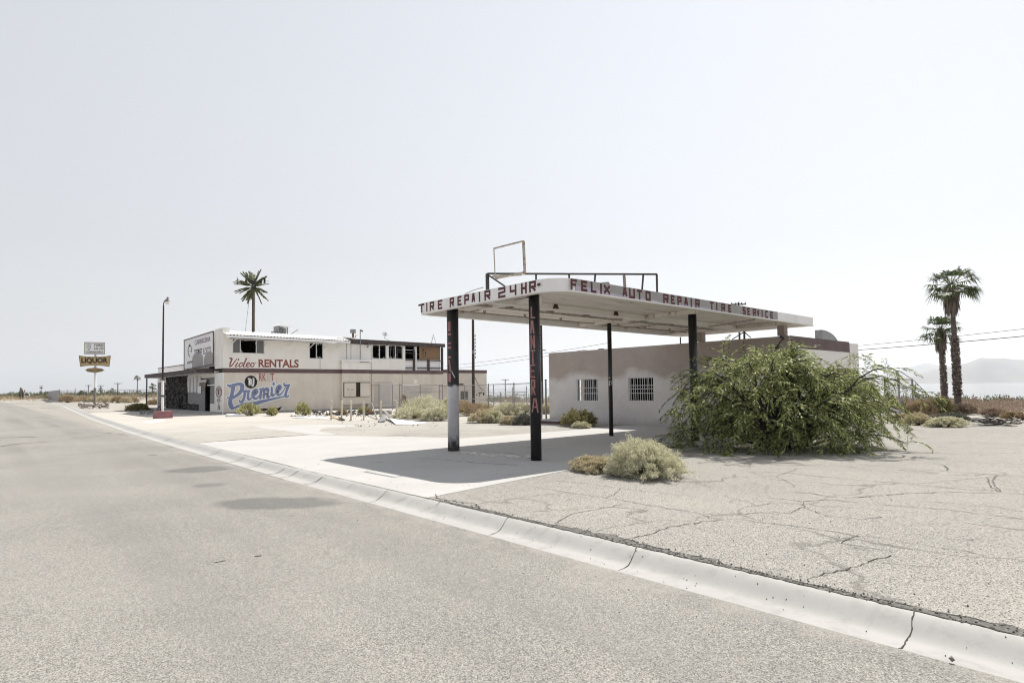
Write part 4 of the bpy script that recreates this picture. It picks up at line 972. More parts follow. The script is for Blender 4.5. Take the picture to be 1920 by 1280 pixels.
for s in ([(215,408,22),(255,425,32),(330,430,40),(420,390,36),(500,378,36),(555,400,46),(565,460,48),(545,530,44),(500,595,40),(430,655,34),(340,705,34),(260,715,28),(205,705,14)],
          [(350,420,52),(338,520,46),(315,630,42),(285,740,46),(275,830,50),(300,920,58)],
          [(600,545,24),(625,600,30),(612,690,30),(585,770,28),(545,815,24),(510,805,20),(497,765,14)], [(600,560,22),(650,545,28),(690,560,28),(735,545,26)], [(715,560,26),(705,640,26),(700,720,26),(725,757,20),(765,738,14),(820,680,12)],
          [(845,655,14),(910,600,24),(925,535,26),(880,515,26),(830,570,34),(820,650,36),(850,715,30),(900,730,22),(950,690,14),(985,640,12)],
          [(975,500,14),(1015,510,26),(1010,600,26),(995,720,26)], [(1015,540,20),(1060,490,26),(1095,520,26),(1085,620,26),(1080,710,24)], [(1095,540,18),(1145,480,26),(1190,510,26),(1175,610,26),(1165,690,24),(1190,710,16),(1240,660,10)],
          [(1270,465,24),(1275,550,26),(1265,630,26),(1300,660,22),(1345,625,14),(1390,580,12)], [(1395,570,12),(1455,520,26),(1490,450,28),(1455,415,24),(1410,450,30),(1390,540,34),(1410,625,30),(1460,640,22),(1520,590,14),(1570,520,12),(1600,460,12)],
          [(1570,365,20),(1580,410,24),(1640,415,28),(1690,400,26)], [(1685,405,26),(1650,480,32),(1620,570,30),(1600,650,28),(1620,690,20),(1660,680,18),(1685,655,14)],
          [(300,990,16),(420,930,26),(620,870,42),(820,860,48),(1000,810,40),(1200,760,28),(1400,715,20),(1560,680,14),(1600,672,10)]):
    mu.__dict__.setdefault('S', []).append(smooth_path(s, 6))
ol = MB(); bl = MB()
for k, q in enumerate(mu.S):
    da, dbl = .003+.0004*k, .012+.0004*k
    stroke(ol, [(a, b) for a, b, _ in q], [c+24 for _, _, c in q], lambda u, v: Pm(u, v, da))
    for e in (q[0], q[-1]): disc(ol, e[:2], e[2]+24, e[2]+24, lambda u, v: Pm(u, v, da+.0002), 14)
    stroke(bl, [(a, b) for a, b, _ in q], [c for _, _, c in q], lambda u, v: Pm(u, v, dbl))
    for e in (q[0], q[-1]): disc(bl, e[:2], e[2], e[2], lambda u, v: Pm(u, v, dbl+.0002), 12)
disc(ol, (1316, 375), 52, 74, lambda u, v: Pm(u, v, .0095), 18); disc(bl, (1316, 375), 28, 48, lambda u, v: Pm(u, v, .0185), 16)
ol.build('mural_outline', M['paleoutline'], store); bl.build('mural_lettering', M['blue'], store)
dd = MB(); disc(dd, (773, 330), 150, 152, lambda u, v: Pm(u, v, .010), 40); ddo = dd.build('mural_disc', M['ink'], store)
dj = MB(); P6 = lambda u, v: Pm(u, v, .012)
for s, w in (([(700,248),(735,252),(738,420)], 20), ([(735,246),(775,268),(778,390),(735,412)], 16), ([(812,248),(852,244)], 12), ([(836,246),(834,385),(815,432),(792,412)], 20)): stroke(dj, s, w, P6)
dj.build('painted_lettering', M['whiteboard'], ddo)
tagm = MB()
for i in range(20): u = rng.uniform(960, 1190); v = rng.uniform(525, 690); stroke(tagm, [(u, v), (u+rng.uniform(-50, 60), v+rng.uniform(-12, 12))], 5, lambda a, b, i=i: Pm(a, b, .022+.0003*i))
tagm.build('graffiti', M['softink'], store)
rs = MB(); rs.poly([sy(478, 766, .02), sy(522, 764.5, .02), sy(527, 762, .02), sy(529, 761.5, .02), sy(524, 768, .02), sy(521, 771, .02), sy(519, 768, .02), sy(494, 769, .02), sy(492, 774, .02), sy(486, 772, .02)]); rs.build('torn_skirting', M['dark'], store)
MB().box(SX+.05, 33.2, SY-.06, SY-.001, -.02, .12).build('base_ledge', M['oldconc'], store)
# ----- street front
AX = 12.3; sign = MB(); a, b = sxp(348.5, 693, 0), sxp(403.5, 683, 0)
fsz = [sxp(348.5, 638, .12), sxp(403.5, 621, .12), sxp(403.5, 683, .12), sxp(348.5, 693, .12)]
sg = MB(); sg.prism(fsz, (.1, 0, 0)); sgo = sg.build('sign_board', M['whiteboard'], store)
fr = MB()
for i in range(4): fr.bar(Vector(fsz[i])+Vector((-.01, 0, 0)), Vector(fsz[(i+1) % 4])+Vector((-.01, 0, 0)), .10, .06)
fr.build('sign_frame', M['maroon'], sgo)
Pz = lambda x, y, d=0.0: sxp(330+x/7.108, 600+y/7.111, .125+d)
def quad_text(txt, q, mat, bold, parent, P=Pz, d=.006, name='sign_lettering', **kw):       # q: four corners bl, br, tr, tl in view coordinates
    mb = MB(); (ax, ay), (bx, by), (cx, cy), (dx, dy) = q
    text_mb(mb, txt, lambda u, v: P((ax*(1-u)+bx*u)*(1-v)+(dx*(1-u)+cx*u)*v, (ay*(1-u)+by*u)*(1-v)+(dy*(1-u)+cy*u)*v, d), bold, **kw); return mb.build(name, M[mat], parent)
quad_text('CARNICERIA', ((272,335),(484,280),(482,215),(270,272)), 'lilac', .02, sgo); quad_text('TORO', ((265,460),(372,440),(370,370),(263,400)), 'ink', .03, sgo); quad_text('LOCO', ((388,462),(490,440),(490,345),(386,372)), 'lilac', .03, sgo)
quad_text('SUPER', ((172,588),(252,572),(250,538),(170,555)), 'softink', .02, sgo)
sk = MB()
for s in ([(195,350),(182,400),(190,460),(205,490)], [(215,340),(232,390),(225,430)], [(190,410),(200,415)], [(212,408),(222,412)], [(198,470),(214,472)]): stroke(sk, smooth_path(s, 3), 3, lambda u, v: Pz(u, v, .006))
sk.poly([Pz(188, 362, .007), Pz(214, 352, .007), Pz(210, 322, .007), Pz(196, 326, .007)]); sk.build('faded_drawing', M['softink'], sgo)
pg = MB()
for q in ([(238,640),(240,500),(262,455),(345,440),(378,470),(386,560),(382,618)], [(396,610),(400,500),(425,450),(500,425),(514,450),(515,588)]): pg.poly([Pz(u, v, .009) for u, v in q])
pg.build('painted_over_patch', M['greypaint'], sgo)
rd = MB(); rd.box(SX+.05, SX+.3, SY+2.06, 69.2, BZ1+.25, 4.05); rd.build('parapet', M['cream'], store)
MB().box(SX+.0, SX+.35, SY+11, 69.25, 4.051, 4.11).build('parapet_cap', M['maroon'], store)
aw = MB(); aw.box(AX+.05, SX+.6, SY+2.2, 68.5, 3.2, 3.28); aw.build('awning', M['whiteboard'], store)
ab = MB(); ab.box(AX, AX+.048, SY+2.2, 68.5, 3.08, 3.42); ab.box(AX, SX-.031, SY+2.14, SY+2.198, 3.08, 3.42); ab.build('awning_fascia', M['brownboard'], store)
aj = MB()
for k in range(13): y = SY+3+k*1.45; aj.box(AX+.06, SX+.2, y, y+.07, 3.06, 3.199)
aj.build_each('awning_joist', M['whiteflake'], store)
MB().tube([(AX+.15, 68.2, -.02), (AX+.15, 68.2, 3.08)], .06, 10).build('awning_post', M['darkmetal'], store)
def fy(px): return onX(px, 740, SX).y
def fz(px, py): return onX(px, py, SX).z
fw = MB(); F2 = lambda u, v: (SX, -u, v)
fw.box(SX, SX+.25, fy(316), 69.2, 0, 3.19); fw.box(SX+.02, SX+.25, SY+2.06, fy(352), 2.75, 3.19); fw.build('front_wall', M['cream'], store)
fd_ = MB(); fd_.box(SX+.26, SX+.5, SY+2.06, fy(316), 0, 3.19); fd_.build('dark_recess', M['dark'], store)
lv = MB(); r_ = random.Random(3)
ya, yb = fy(352.5), fy(313.5); gap0, gap1 = fy(341.5), fy(336.5)
for i in range(1150):
    y = r_.uniform(ya, yb); z = r_.uniform(0, 3.0)
    if gap0 < y < gap1 and z < 1.75: continue
    s = r_.uniform(.10, .24); c = Vector((SX+r_.uniform(-.06, .1), y, z))
    ax_ = Vector((r_.uniform(.3, .7), r_.uniform(-.6, .6), r_.uniform(-.6, .6))).normalized(); b_ = ax_.cross(Vector((.2, .3, 1))).normalized(); cc = ax_.cross(b_)
    lv.obox(c, ax_*.06, b_*s*.6, cc*s*.75)
yb2 = fy(373); 
for i in range(160):
    y = r_.uniform(yb2, ya); z = r_.uniform(0, .55); s = r_.uniform(.10, .22); c = Vector((SX+r_.uniform(-.05, .1), y, z)); ax_ = Vector((.6, r_.uniform(-.6, .6), r_.uniform(-.6, .6))).normalized(); b_ = ax_.cross(Vector((.2, .3, 1))).normalized(); lv.obox(c, ax_*.06, b_*s*.6, ax_.cross(b_)*s*.7)
lv.build('stone_veneer', M['lava'], store)
for k, (xa, xb) in enumerate(((351.5,356.5),(358,362.8),(364,369.5),(371,377))):
    q = MB(); y0, y1 = fy(xb), fy(xa); q.box(SX-.05, SX-.01, y0, y1, fz(364, 735.5), fz(364, 705+k*.4)); q.build('flaking_board', M['whiteflake'], store)
q = MB(); q.box(SX-.03, SX+.01, fy(374), fy(353), .62, fz(364, 736)); q.build('metal_panel', M['greyboard'], store)
q = MB(); q.obox((SX-.12, fy(382), .95), (.02, 0, 0), (0, .85, 0), (0, 0, .95)); qd = q.build('leaning_door', M['greyboard'], store)
q = MB(); q.prism([(SX-.16, fy(376.5), 1.72), (SX-.16, fy(387.5), 1.72), (SX-.16, fy(390.5), 2.5), (SX-.16, fy(378), 2.5)], (.03, 0, 0)); q.build('brown_board', M['wood'], store)
q = MB(); q.box(SX-.18, SX-.162, fy(391), fy(378), 2.42, 2.62); q.build('flaking_board', M['whiteflake'], store)
q = MB(); q.box(SX-.20, SX-.185, fy(381.7), fy(375.5), 1.55, 2.12); q.build('paper_notice', M['whiteboard'], store)
q = MB(); q.box(SX+.0, SX+.05, fy(404), fy(394), .75, fz(398, 707)); q.box(SX+.06, SX+.1, fy(393), fy(380), 2.3, fz(398, 707)); q.build('weathered_panel', M['greyboard'], store)
q = MB(); q.bar((SX-.06, fy(407), fz(407, 721.3)), (SX-.06, fy(391), fz(391, 722)), .09); q.build('handrail_bar', M['whiteboard'], store)
q = MB(); q.box(SX-.0, SX+.05, SY+2.06, fy(394), -.02, .74); q.build('low_wall', M['cream'], store)
q = MB(); q.box(SX-.04, SX-.001, fy(302), fy(296.5), .1, fz(298, 717)); q.box(SX-.04, SX-.001, fy(313), fy(308.5), .3, fz(312, 717)); q.build('weathered_panel', M['greyboard'], store)
MB().box(12.2, SX-.04, SY+.1, 69, -.02, .14).build('front_step', M['oldconc'], store)
# pier paint: faded notice, pink face disc and its figure
Pk = lambda x, y, d=0.0: (SX-.034-d, onX(260+x/10.667, 680+y/10.667, SX).y, onX(260+x/10.667, 680+y/10.667, SX).z)
q = MB(); q.poly([Pk(1592, 245), Pk(1680, 240), Pk(1680, 400), Pk(1592, 405)]); q.build('faded_notice', M['whiteboard'], store)
q = MB(); disc(q, (1613, 582), 62, 118, lambda u, v: Pk(u, v, .001), 30); q.build('painted_disc', M['ink'], store)
q = MB(); disc(q, (1613, 582), 52, 106, lambda u, v: Pk(u, v, .003), 30); q.poly([Pk(1598, 705, .003), Pk(1628, 705, .003), Pk(1624, 850, .003), Pk(1600, 850, .003)]); q.build('painted_figure', M['pink'], store)
q = MB()
for s, w in (([(1580,545),(1600,520),(1630,520),(1648,548)], 6), ([(1608,540),(1606,630)], 9), ([(1596,745),(1582,775),(1592,710)], 5), ([(1628,745),(1642,775),(1634,710)], 5), ([(1604,850),(1596,945)], 6), ([(1620,850),(1632,940)], 6)): stroke(q, s, w, lambda u, v: Pk(u, v, .006))
q.build('painted_figure', M['ink'], store)
# fittings on the roof
def roofthing(px, py, Y): p = onY(px, py, Y); return p
p = roofthing(533, 628, 50.5); ck = MB(); a, b = onY(519, 627, 50.5), onY(545, 610, 50.5); z0 = 6.2; c_ = onY(522, 627, 50.5).x
ck.box(a.x, a.x+.08, 50.2, 51.2, z0, b.z-.1); ck.box(b.x-.42, b.x-.34, 50.2, 50.28, z0, b.z-.2); ck.box(a.x, b.x-.1, 51.2, 51.25, z0, b.z-.12); ck.box(b.x-.42, b.x-.34, 51.1, 51.19, z0, b.z-.2)
ck.box(a.x+.28, a.x+.34, 50.2, 50.26, z0, b.z-.15); ck.box(a.x-.32, a.x-.01, 50.4, 51.0, z0, z0+.42); ck.box(a.x-.02, b.x-.2, 50.1, 51.3, z0-.05, z0); cko = ck.build('roof_cooler', M['steel'], store)
tp = MB(); tp.prism([(a.x-.02, 50.15, b.z-.1), (b.x+.05, 50.15, b.z-.22), (b.x+.05, 50.15, b.z-.14), (a.x+.3, 50.15, b.z+.04)], (0, 1.15, 0)); tp.build('cooler_lid', M['whiteboard'], cko); q = MB(); q.bar(onY(545, 627, 50.0), onY(559, 617.5, 49.8), .05); q.bar(onY(438+21.5, 625, 52), onY(459.4, 622, 52), .12); q.build('roof_scrap', M['steel'], store)
q = MB(); a = onY(662, 636, 49); b = onY(662, 620, 49); q.tube([(a.x, 49, 5.9), (a.x, 49, b.z)], .09, 8); v_ = q.build('vent_stack', M['rust'], store); q = MB(); q.tube([(a.x, 49, b.z-.22), (a.x, 49, b.z+.12)], .26, 12); q.build('vent_cap', M['steel'], v_); q = MB(); q.bar(onY(665, 635, 49), onY(668, 627, 49), .04); q.build('roof_scrap', M['darkmetal'], store)
q = MB(); c = onY(721.5, 626.5, 48.6); nrm = Vector((-.25, -.85, .45)).normalized(); ux = nrm.cross(Vector((0, 0, 1))).normalized(); uy = ux.cross(nrm)
vs = []; 
for rr, dd_ in ((0, .10), (.13, .085), (.24, .05), (.235*1.0+.0, .04)): pass
rings = [(.02, .10), (.12, .088), (.2, .06), (.245, .02), (.25, 0)]
for r1, dp in rings:
    for k in range(20): t = k*math.pi/10; vs.append(c+ux*math.cos(t)*r1-nrm*dp+uy*math.sin(t)*r1*.95)
q.add(vs, [(i*20+k, i*20+(k+1) % 20, (i+1)*20+(k+1) % 20, (i+1)*20+k) for i in range(4) for k in range(20)]+[tuple(range(20))]); dso = q.build('satellite_dish', M['whiteboard'], store, smooth=True)
q = MB(); q.tube([c-nrm*.1, c+Vector((.02, .1, -.35)), Vector((c.x+.12, SY-.1, 5.85))], .025, 6); q.bar(c-uy*.24, c+nrm*.25-uy*.08, .025); q.obox(c+nrm*.26-uy*.07, (.04, 0, 0), (0, .05, 0), (0, 0, .04)); q.build('dish_arm', M['steel'], dso)
q = MB(); t = onY(812.5, 627, 52); 
for px in (806.5, 812, 820): b = onY(px, 644, 52); q.bar(t, (b.x, 52+(.5 if px == 812 else 0), 5.9), .025)
a, b = onY(809.5, 635.5, 52), onY(816, 635.5, 52); q.bar(a, b, .02); q.build('antenna_tripod', M['steel'], store)
# ---------------------------------------------------------------- plant builders
def unit(v): return v/np.maximum(1e-9, np.linalg.norm(v, axis=-1, keepdims=True))
def leaf_quads(P, D, L, W, r, curl=.0):
    """One lozenge leaf per row: base P, direction D, length L, width W."""
    n = len(P); D = unit(D); S = unit(np.cross(D, r.normal(size=(n, 3)))); L = np.broadcast_to(L, n)[:, None]; W = np.broadcast_to(W, n)[:, None]
    V = np.stack([P, P+D*L*.45+S*W*.5, P+D*L, P+D*L*.45-S*W*.5], 1).reshape(-1, 3)
    return V, np.arange(n*4).reshape(n, 4)
def tri_tubes(A, B, ra, rb, r):
    """Thin three-sided twigs from A to B."""
    n = len(A); D = unit(B-A); X = unit(np.cross(D, np.array([.31, .52, .8]))); Y = np.cross(D, X); V = []
    ra = np.broadcast_to(ra, n)[:, None]; rb = np.broadcast_to(rb, n)[:, None]
    for k in range(3):
        c, s = math.cos(2.0944*k), math.sin(2.0944*k); V.append(A+(X*c+Y*s)*ra)
    for k in range(3):
        c, s = math.cos(2.0944*k), math.sin(2.0944*k); V.append(B+(X*c+Y*s)*rb)
    V = np.stack(V, 1).reshape(-1, 3); b = np.arange(n)[:, None]*6
    F = np.concatenate([b+np.array([0, 1, 4, 3]), b+np.array([1, 2, 5, 4]), b+np.array([2, 0, 3, 5])])
    return V, F
def mound(rx, ry, h, nst, nlf, L, W, seed, lump=.25, up=.4, inner=.6, fuzz=.045):
    """Desert shrub: stems fan out from a crown at the ground, leaves sit on their outer ends. Returns stem and leaf meshes."""
    r = np.random.default_rng(seed)
    th = r.uniform(0, 2*math.pi, nst); cz = r.uniform(.02, 1, nst)**.8; sz = np.sqrt(1-cz**2*.98)
    d = np.stack([np.cos(th)*sz, np.sin(th)*sz, cz], 1)
    lobes = unit(r.normal(size=(9, 3))*np.array([1, 1, .6])+np.array([0, 0, .3])); amp = r.uniform(-.3, 1, 9)*lump
    k = 1+sum(a*np.maximum(0, unit(d)@l)**5 for a, l in zip(amp, lobes))
    k *= np.where(r.random(nst) < (.12 if rx > .6 and nst > 300 else .03), r.uniform(1.0, 1.17, nst), r.uniform(.80, 1.03, nst))
    tip = d*k[:, None]*np.array([rx, ry, h]); base = r.normal(0, .10, (nst, 3))*np.array([rx, ry, 0])+np.array([0, 0, -.01])
    mid = base*.45+tip*.5+r.normal(0, .05, (nst, 3))*np.array([rx, ry, h])+np.array([0, 0, h*.07]); mid[:, 2] = np.maximum(mid[:, 2], .01)
    rad = .0035+.004*min(rx, 1.2)
    V1, F1 = tri_tubes(base, mid, rad, rad*.6, r); V2, F2 = tri_tubes(mid, tip, rad*.6, rad*.25, r)
    SV, SF = np.concatenate([V1, V2]), np.concatenate([F1, F2+len(V1)])
    i = r.integers(0, nst, nlf); t = 1-(1-inner)*r.random(nlf)**1.4
    tt = t[:, None]; p = np.where(tt > .5, mid[i]+(tip[i]-mid[i])*(tt-.5)*2, base[i]+(mid[i]-base[i])*tt*2)
    p = p+r.normal(0, fuzz, (nlf, 3))*np.array([rx, ry, h]); p[:, 2] = np.abs(p[:, 2])+.005
    dd = unit(tip[i]-base[i])*.7+r.normal(0, .6, (nlf, 3))+np.array([0, 0, up])
    LV, LF = leaf_quads(p, dd, L*r.uniform(.6, 1.3, nlf), W*r.uniform(.7, 1.2, nlf), r)
    return (SV, SF), (LV, LF)
_mound = {}
def shrub(name, base, halfw, height, kind, label, seed=0, big=False, leafmat=None, group=None, cat='shrub', depth=1.0):
    """Shrub with its stems and foliage, standing on the ground at base."""
    spec = {'sage': (.045, .018, .3, .28), 'straw': (.07, .010, .6, .2), 'tan': (.09, .010, .5, .3), 'olive': (.06, .014, .8, .2), 'lime': (.15, .026, 1.6, .45), 'grey': (.05, .014, .4, .2), 'dry': (.08, .010, .5, .3)}[kind]
    mats = {'sage': 'sage', 'straw': 'straw', 'tan': 'tanbrush', 'olive': 'olive', 'lime': 'lime', 'grey': 'greybrush', 'dry': 'drybrush'}
    t = thing(name, base, label, cat, group)
    D = max(6, (Vector(base)-EYE).length); s = max(1.0, D/22)
    nst = int(420 if big else 170); nlf = int((44000 if big else 1500 if kind == 'lime' else 11000)/min(s, 2.2)**1.0)
    st, lf = mound(halfw, halfw*depth, height, nst, nlf, spec[0]*(.75 if big else 1)*min(s, 2.6)*(.8 if halfw < .5 else 1), spec[1]*min(s, 2.6)*(.8 if big else 1.35 if kind != 'lime' else 1), seed, spec[3]*(1.5 if big else 1.2), spec[2])
    o = np.array(base)
    np_mesh('stems', st[0]+o, st[1], M['stem'], t); np_mesh('foliage', lf[0]+o, lf[1], M[leafmat or mats[kind]], t)
    return t
def px_shrub(name, px, py, hw, hp, kind, label, seed, **kw):
    b = onG(px, py, 0); z = max(-.03, 0) if b.x < 42 else terr(b.x, b.y); b = onG(px, py, z)
    D = (b-EYE).dot(FW); back = FW.copy(); back.z = 0; back.normalize()
    w = hw*D/CAM_F; c = b+back*w*.55
    D2 = (c-EYE).dot(FW); c.z = z
    return shrub(name, tuple(c), w*D2/D, hp*D2/CAM_F*.92, kind, label, seed, **kw)

# big sprawling mesquite in front of the garage
def mesquite(base, seed=4):
    r = np.random.default_rng(seed); rr = random.Random(seed); base = Vector(base)
    t = thing('mesquite_bush', base, 'huge sprawling green bush with arching feathery branches in front of the low garage', 'bush')
    wood = MB(); SA = []; SB = []; SR = []; leafP = []; leafD = []
    right = Vector((math.cos(CAM_YAW), -math.sin(CAM_YAW), 0)); back = Vector((math.sin(CAM_YAW), math.cos(CAM_YAW), 0))
    limbs = []
    for k in range(92):
        a = 2*math.pi*(k+rr.uniform(-.45, .45))/92; reach = rr.uniform(1.5, 3.35); hgt = rr.uniform(1.1, 2.3) if k % 5 < 3 else rr.uniform(.35, 1.1)
        ca, sa = math.cos(a), math.sin(a)
        if ca < -.3: reach *= .88                        # it trails further to the right
        dirv = right*ca*1.0+back*sa*.70
        droop = (rr.uniform(.1, .35) if ca > .4 and rr.random() < .45 else rr.uniform(.15, .8))*hgt if reach > 2 else rr.uniform(.0, .4)*hgt
        limbs.append((dirv, reach, hgt*(.84 if ca > .15 else 1.0), droop))
    for k in range(14):                                  # long light arms reaching out over the lot on the right
        a = rr.uniform(-.75, .75); limbs.append((right*math.cos(a)+back*math.sin(a)*.8, rr.uniform(2.1, 3.15), rr.uniform(1.35, 2.1), rr.uniform(.2, .8)))
    for k in range(20):                                   # upright leaders
        a = rr.uniform(0, 6.28); limbs.append(((right*(math.cos(a)-.35)+back*math.sin(a)*.8), rr.uniform(.35, 1.6), rr.uniform(1.8, 2.45), rr.uniform(-.1, .25)))
    for (dirv, reach, hgt, droop) in limbs:
        n = 9; pts = []; side = dirv.cross(Vector((0, 0, 1))); sw = rr.uniform(-.5, .5); b0 = base+right*rr.uniform(-.5, .5)+back*rr.uniform(-.35, .35)
        for i in range(n+1):
            s = i/n; z = hgt*math.sin(min(1, s/.66)*math.pi/2) - (droop*((s-.66)/.34)**1.6 if s > .66 else 0)
            p = b0+dirv*reach*(s**.85)+side*sw*s*s+Vector((rr.uniform(-.03, .03), rr.uniform(-.03, .03), max(.05, z)))
            pts.append(p)
        wood.tube(pts, [max(.006, .032*(1-i/n)**.8) for i in range(n+1)], 5, cap=False)
        for q in range(15 if reach > 1.4 else 12):       # arching side sprays, leaves in two rows like a fern
            s = rr.uniform(.25, 1.0)**.75; i = min(n-1, int(s*n)); f = s*n-i; p = pts[i].lerp(pts[i+1], f); fwd = (pts[i+1]-pts[i]).normalized()
            d = (fwd*rr.uniform(.3, 1)+Vector((rr.gauss(0, .6), rr.gauss(0, .6), rr.gauss(.25, .4)))).normalized(); L = rr.uniform(.45, 1.05)*(1.1-.3*s)
            pp = [p]
            for j in range(7):
                d = (d+Vector((0, 0, -.17))+Vector((rr.gauss(0, .09), rr.gauss(0, .09), 0))).normalized(); e = pp[-1]+d*L/7
                if e.z < .03: e.z = .03
                pp.append(e)
            for a_, b_ in zip(pp[:-1], pp[1:]): SA.append(a_); SB.append(b_); SR.append(.0042)
            m_ = int(L/.042); flat = Vector((rr.gauss(0, .3), rr.gauss(0, .3), 1))
            for j in range(m_):
                u = (.12+.88*j/m_)*7; jj = min(6, int(u)); ax_ = (pp[jj+1]-pp[jj]).normalized(); sd_ = ax_.cross(flat).normalized(); c = pp[jj].lerp(pp[jj+1], u-jj)
                for sg_ in (-1, 1):
                    if rr.random() < .12: continue
                    leafP.append(c); leafD.append(ax_*rr.uniform(.5, 1.0)+sd_*sg_*rr.uniform(.6, 1.0)+Vector((0, 0, rr.uniform(-.5, .1))))
    wood.build('branch', M['bark'], t, smooth=True)
    A, B = np.array(SA), np.array(SB); V, F = tri_tubes(A, B, np.array(SR), np.array(SR)*.7, r); np_mesh('twigs', V, F, M['bark'], t)
    P, D = np.array(leafP), np.array(leafD); n = len(P)
    Vs = []; Fs = []; o = 0
    D = unit(D)
    for k in range(2):                                   # each compound leaf: two slim overlapping blades
        sd = unit(np.cross(D, np.array([.1, .2, 1.0]))+r.normal(0, .2, (n, 3)))*(1 if k else -1)
        V, F = leaf_quads(P+D*.03*k, D+sd*.22+np.array([0, 0, -.12*k]), r.uniform(.075, .13, n), r.uniform(.011, .020, n), r); Vs.append(V); Fs.append(F+o); o += len(V)
    np_mesh('foliage', np.concatenate(Vs), np.concatenate(Fs), M['mesquite'], t)
    return t
mesquite((15.62, 7.15, 0))

# fan palms
def fan_palm(loc, H, rc, label, seed, nf=30, lean=(0, 0), skirt=1.4, bare=(.0, .0), tr=.26, cat='palm tree', group=None, detail=1):
    r = np.random.default_rng(seed); rr = random.Random(seed); L0 = Vector(loc)
    t = thing('fan_palm', loc, label, cat, group)
    pts = []; n = 12
    for i in range(n+1):
        s = i/n; pts.append(L0+Vector((lean[0]*s*s, lean[1]*s*s, -.05+(H-rc*.75+.05)*s)))
    rad = [tr*(1.0-.42*(i/n)) for i in range(n+1)]; rad[0] *= 1.1
    MB().tube(pts, rad, 12, cap=False).build('trunk', M['palmtrunk'], t, smooth=True)
    top = pts[-1]
    def at_(z):
        s = min(1, max(0, z/(H-rc*.75))); f = s*n; i = min(n-1, int(f)); return pts[i].lerp(pts[i+1], f-i), rad[i]+(rad[i+1]-rad[i])*(f-i)
    if detail:                                           # ragged stubs of old leaf bases
        P = []; D = []; LL = []
        for k in range(900):
            z = rr.uniform(bare[0], bare[1]); c, ra = at_(z); a = rr.uniform(0, 6.28); o = Vector((math.cos(a), math.sin(a), 0)); P.append(c+o*ra*.9); D.append(o*.75+Vector((0, 0, rr.uniform(.2, 1.0)))); LL.append(rr.uniform(.08, .16))
        V, F = leaf_quads(np.array(P), np.array(D), np.array(LL), .085, r); np_mesh('leaf_stubs', V, F, M['boot'], t)
    P = []; D = []; LL = []                              # skirt of hanging dead fronds
    for k in range(int(760*detail) if detail else 60):
        a = rr.uniform(0, 6.28); o = Vector((math.cos(a), math.sin(a), 0)); z = rr.uniform(-skirt*.62, .10); w = rr.uniform(.16, .40)*rc*.55*(1 if z > -skirt*.3 else .85)
        P.append(top+o*w+Vector((0, 0, z))); D.append(o*rr.uniform(-.12, .22)+Vector((0, 0, -1))); LL.append(rr.uniform(.35, .7)*skirt*.75)
    V, F = leaf_quads(np.array(P), np.array(D), np.array(LL), .06 if detail else .14, r); np_mesh('dead_skirt', V, F, M['skirt'], t)
    Vs = []; Fs = []; o_ = 0
    seg = 18 if detail else 7
    for k in range(nf):
        a = rr.uniform(0, 6.28); el = rr.uniform(-.5, 1.25); o = Vector((math.cos(a)*math.cos(el), math.sin(a)*math.cos(el), math.sin(el))); pl = rc*rr.uniform(.42, .62)
        p0 = top+Vector((0, 0, .05)); p1 = p0+o*pl+Vector((0, 0, -.08*rc)); side = o.cross(Vector((0, 0, 1))).normalized(); upv = side.cross(o)
        V, F = tri_tubes(np.array([p0]), np.array([p1]), .022, .014, r); Vs.append(V); Fs.append(F+o_); o_ += len(V)
        for j in range(seg):                             # pleated fan of slim blades, drooping at the tips
            ang = (j/(seg-1)-.5)*2.5; d = (o*math.cos(ang)+side*math.sin(ang)+upv*rr.uniform(-.12, .12)).normalized(); L = rc*.56*(1-.22*abs(ang)/1.25)*rr.uniform(.8, 1.08)
            q1 = p1+d*L*.55+Vector((0, 0, -.03*rc)); q2 = p1+d*L*.92+Vector((0, 0, -rc*rr.uniform(.10, .36))); wv = d.cross(upv).normalized()*(.030 if detail else .10)
            V = np.array([p1, q1+wv, q1-wv, p1+wv*.2, q1+wv, q2, q2, q1-wv]); Vs.append(V[[0, 1, 2, 3]]); Fs.append(np.array([[0, 1, 2, 3]])+o_); o_ += 4
            Vs.append(V[[4, 5, 6, 7]]+np.array([[0, 0, 0], [.001, 0, 0], [-.001, 0, 0], [0, 0, 0]])); Fs.append(np.array([[0, 1, 2, 3]])+o_); o_ += 4
    np_mesh('crown', np.concatenate(Vs), np.concatenate(Fs), M['frond'], t)
    return t
fan_palm((38.99, 8.2, -.03), 7.95, 1.45, 'taller of two fan palms, long brown skirt over a shaggy trunk', 21, nf=32, lean=(-.10, .08), skirt=1.7, bare=(1.0, 4.15), tr=.165)
sp_ = far(1771, 740, 40)
fan_palm((sp_.x, sp_.y, -.25), EYE.z+.25+ray(1765, 591).z*40, 1.35, 'shorter fan palm standing behind the tall palm, shaggy trunk', 22, nf=32, lean=(-.08, .07), skirt=1.5, bare=(.4, 4.2), tr=.165)

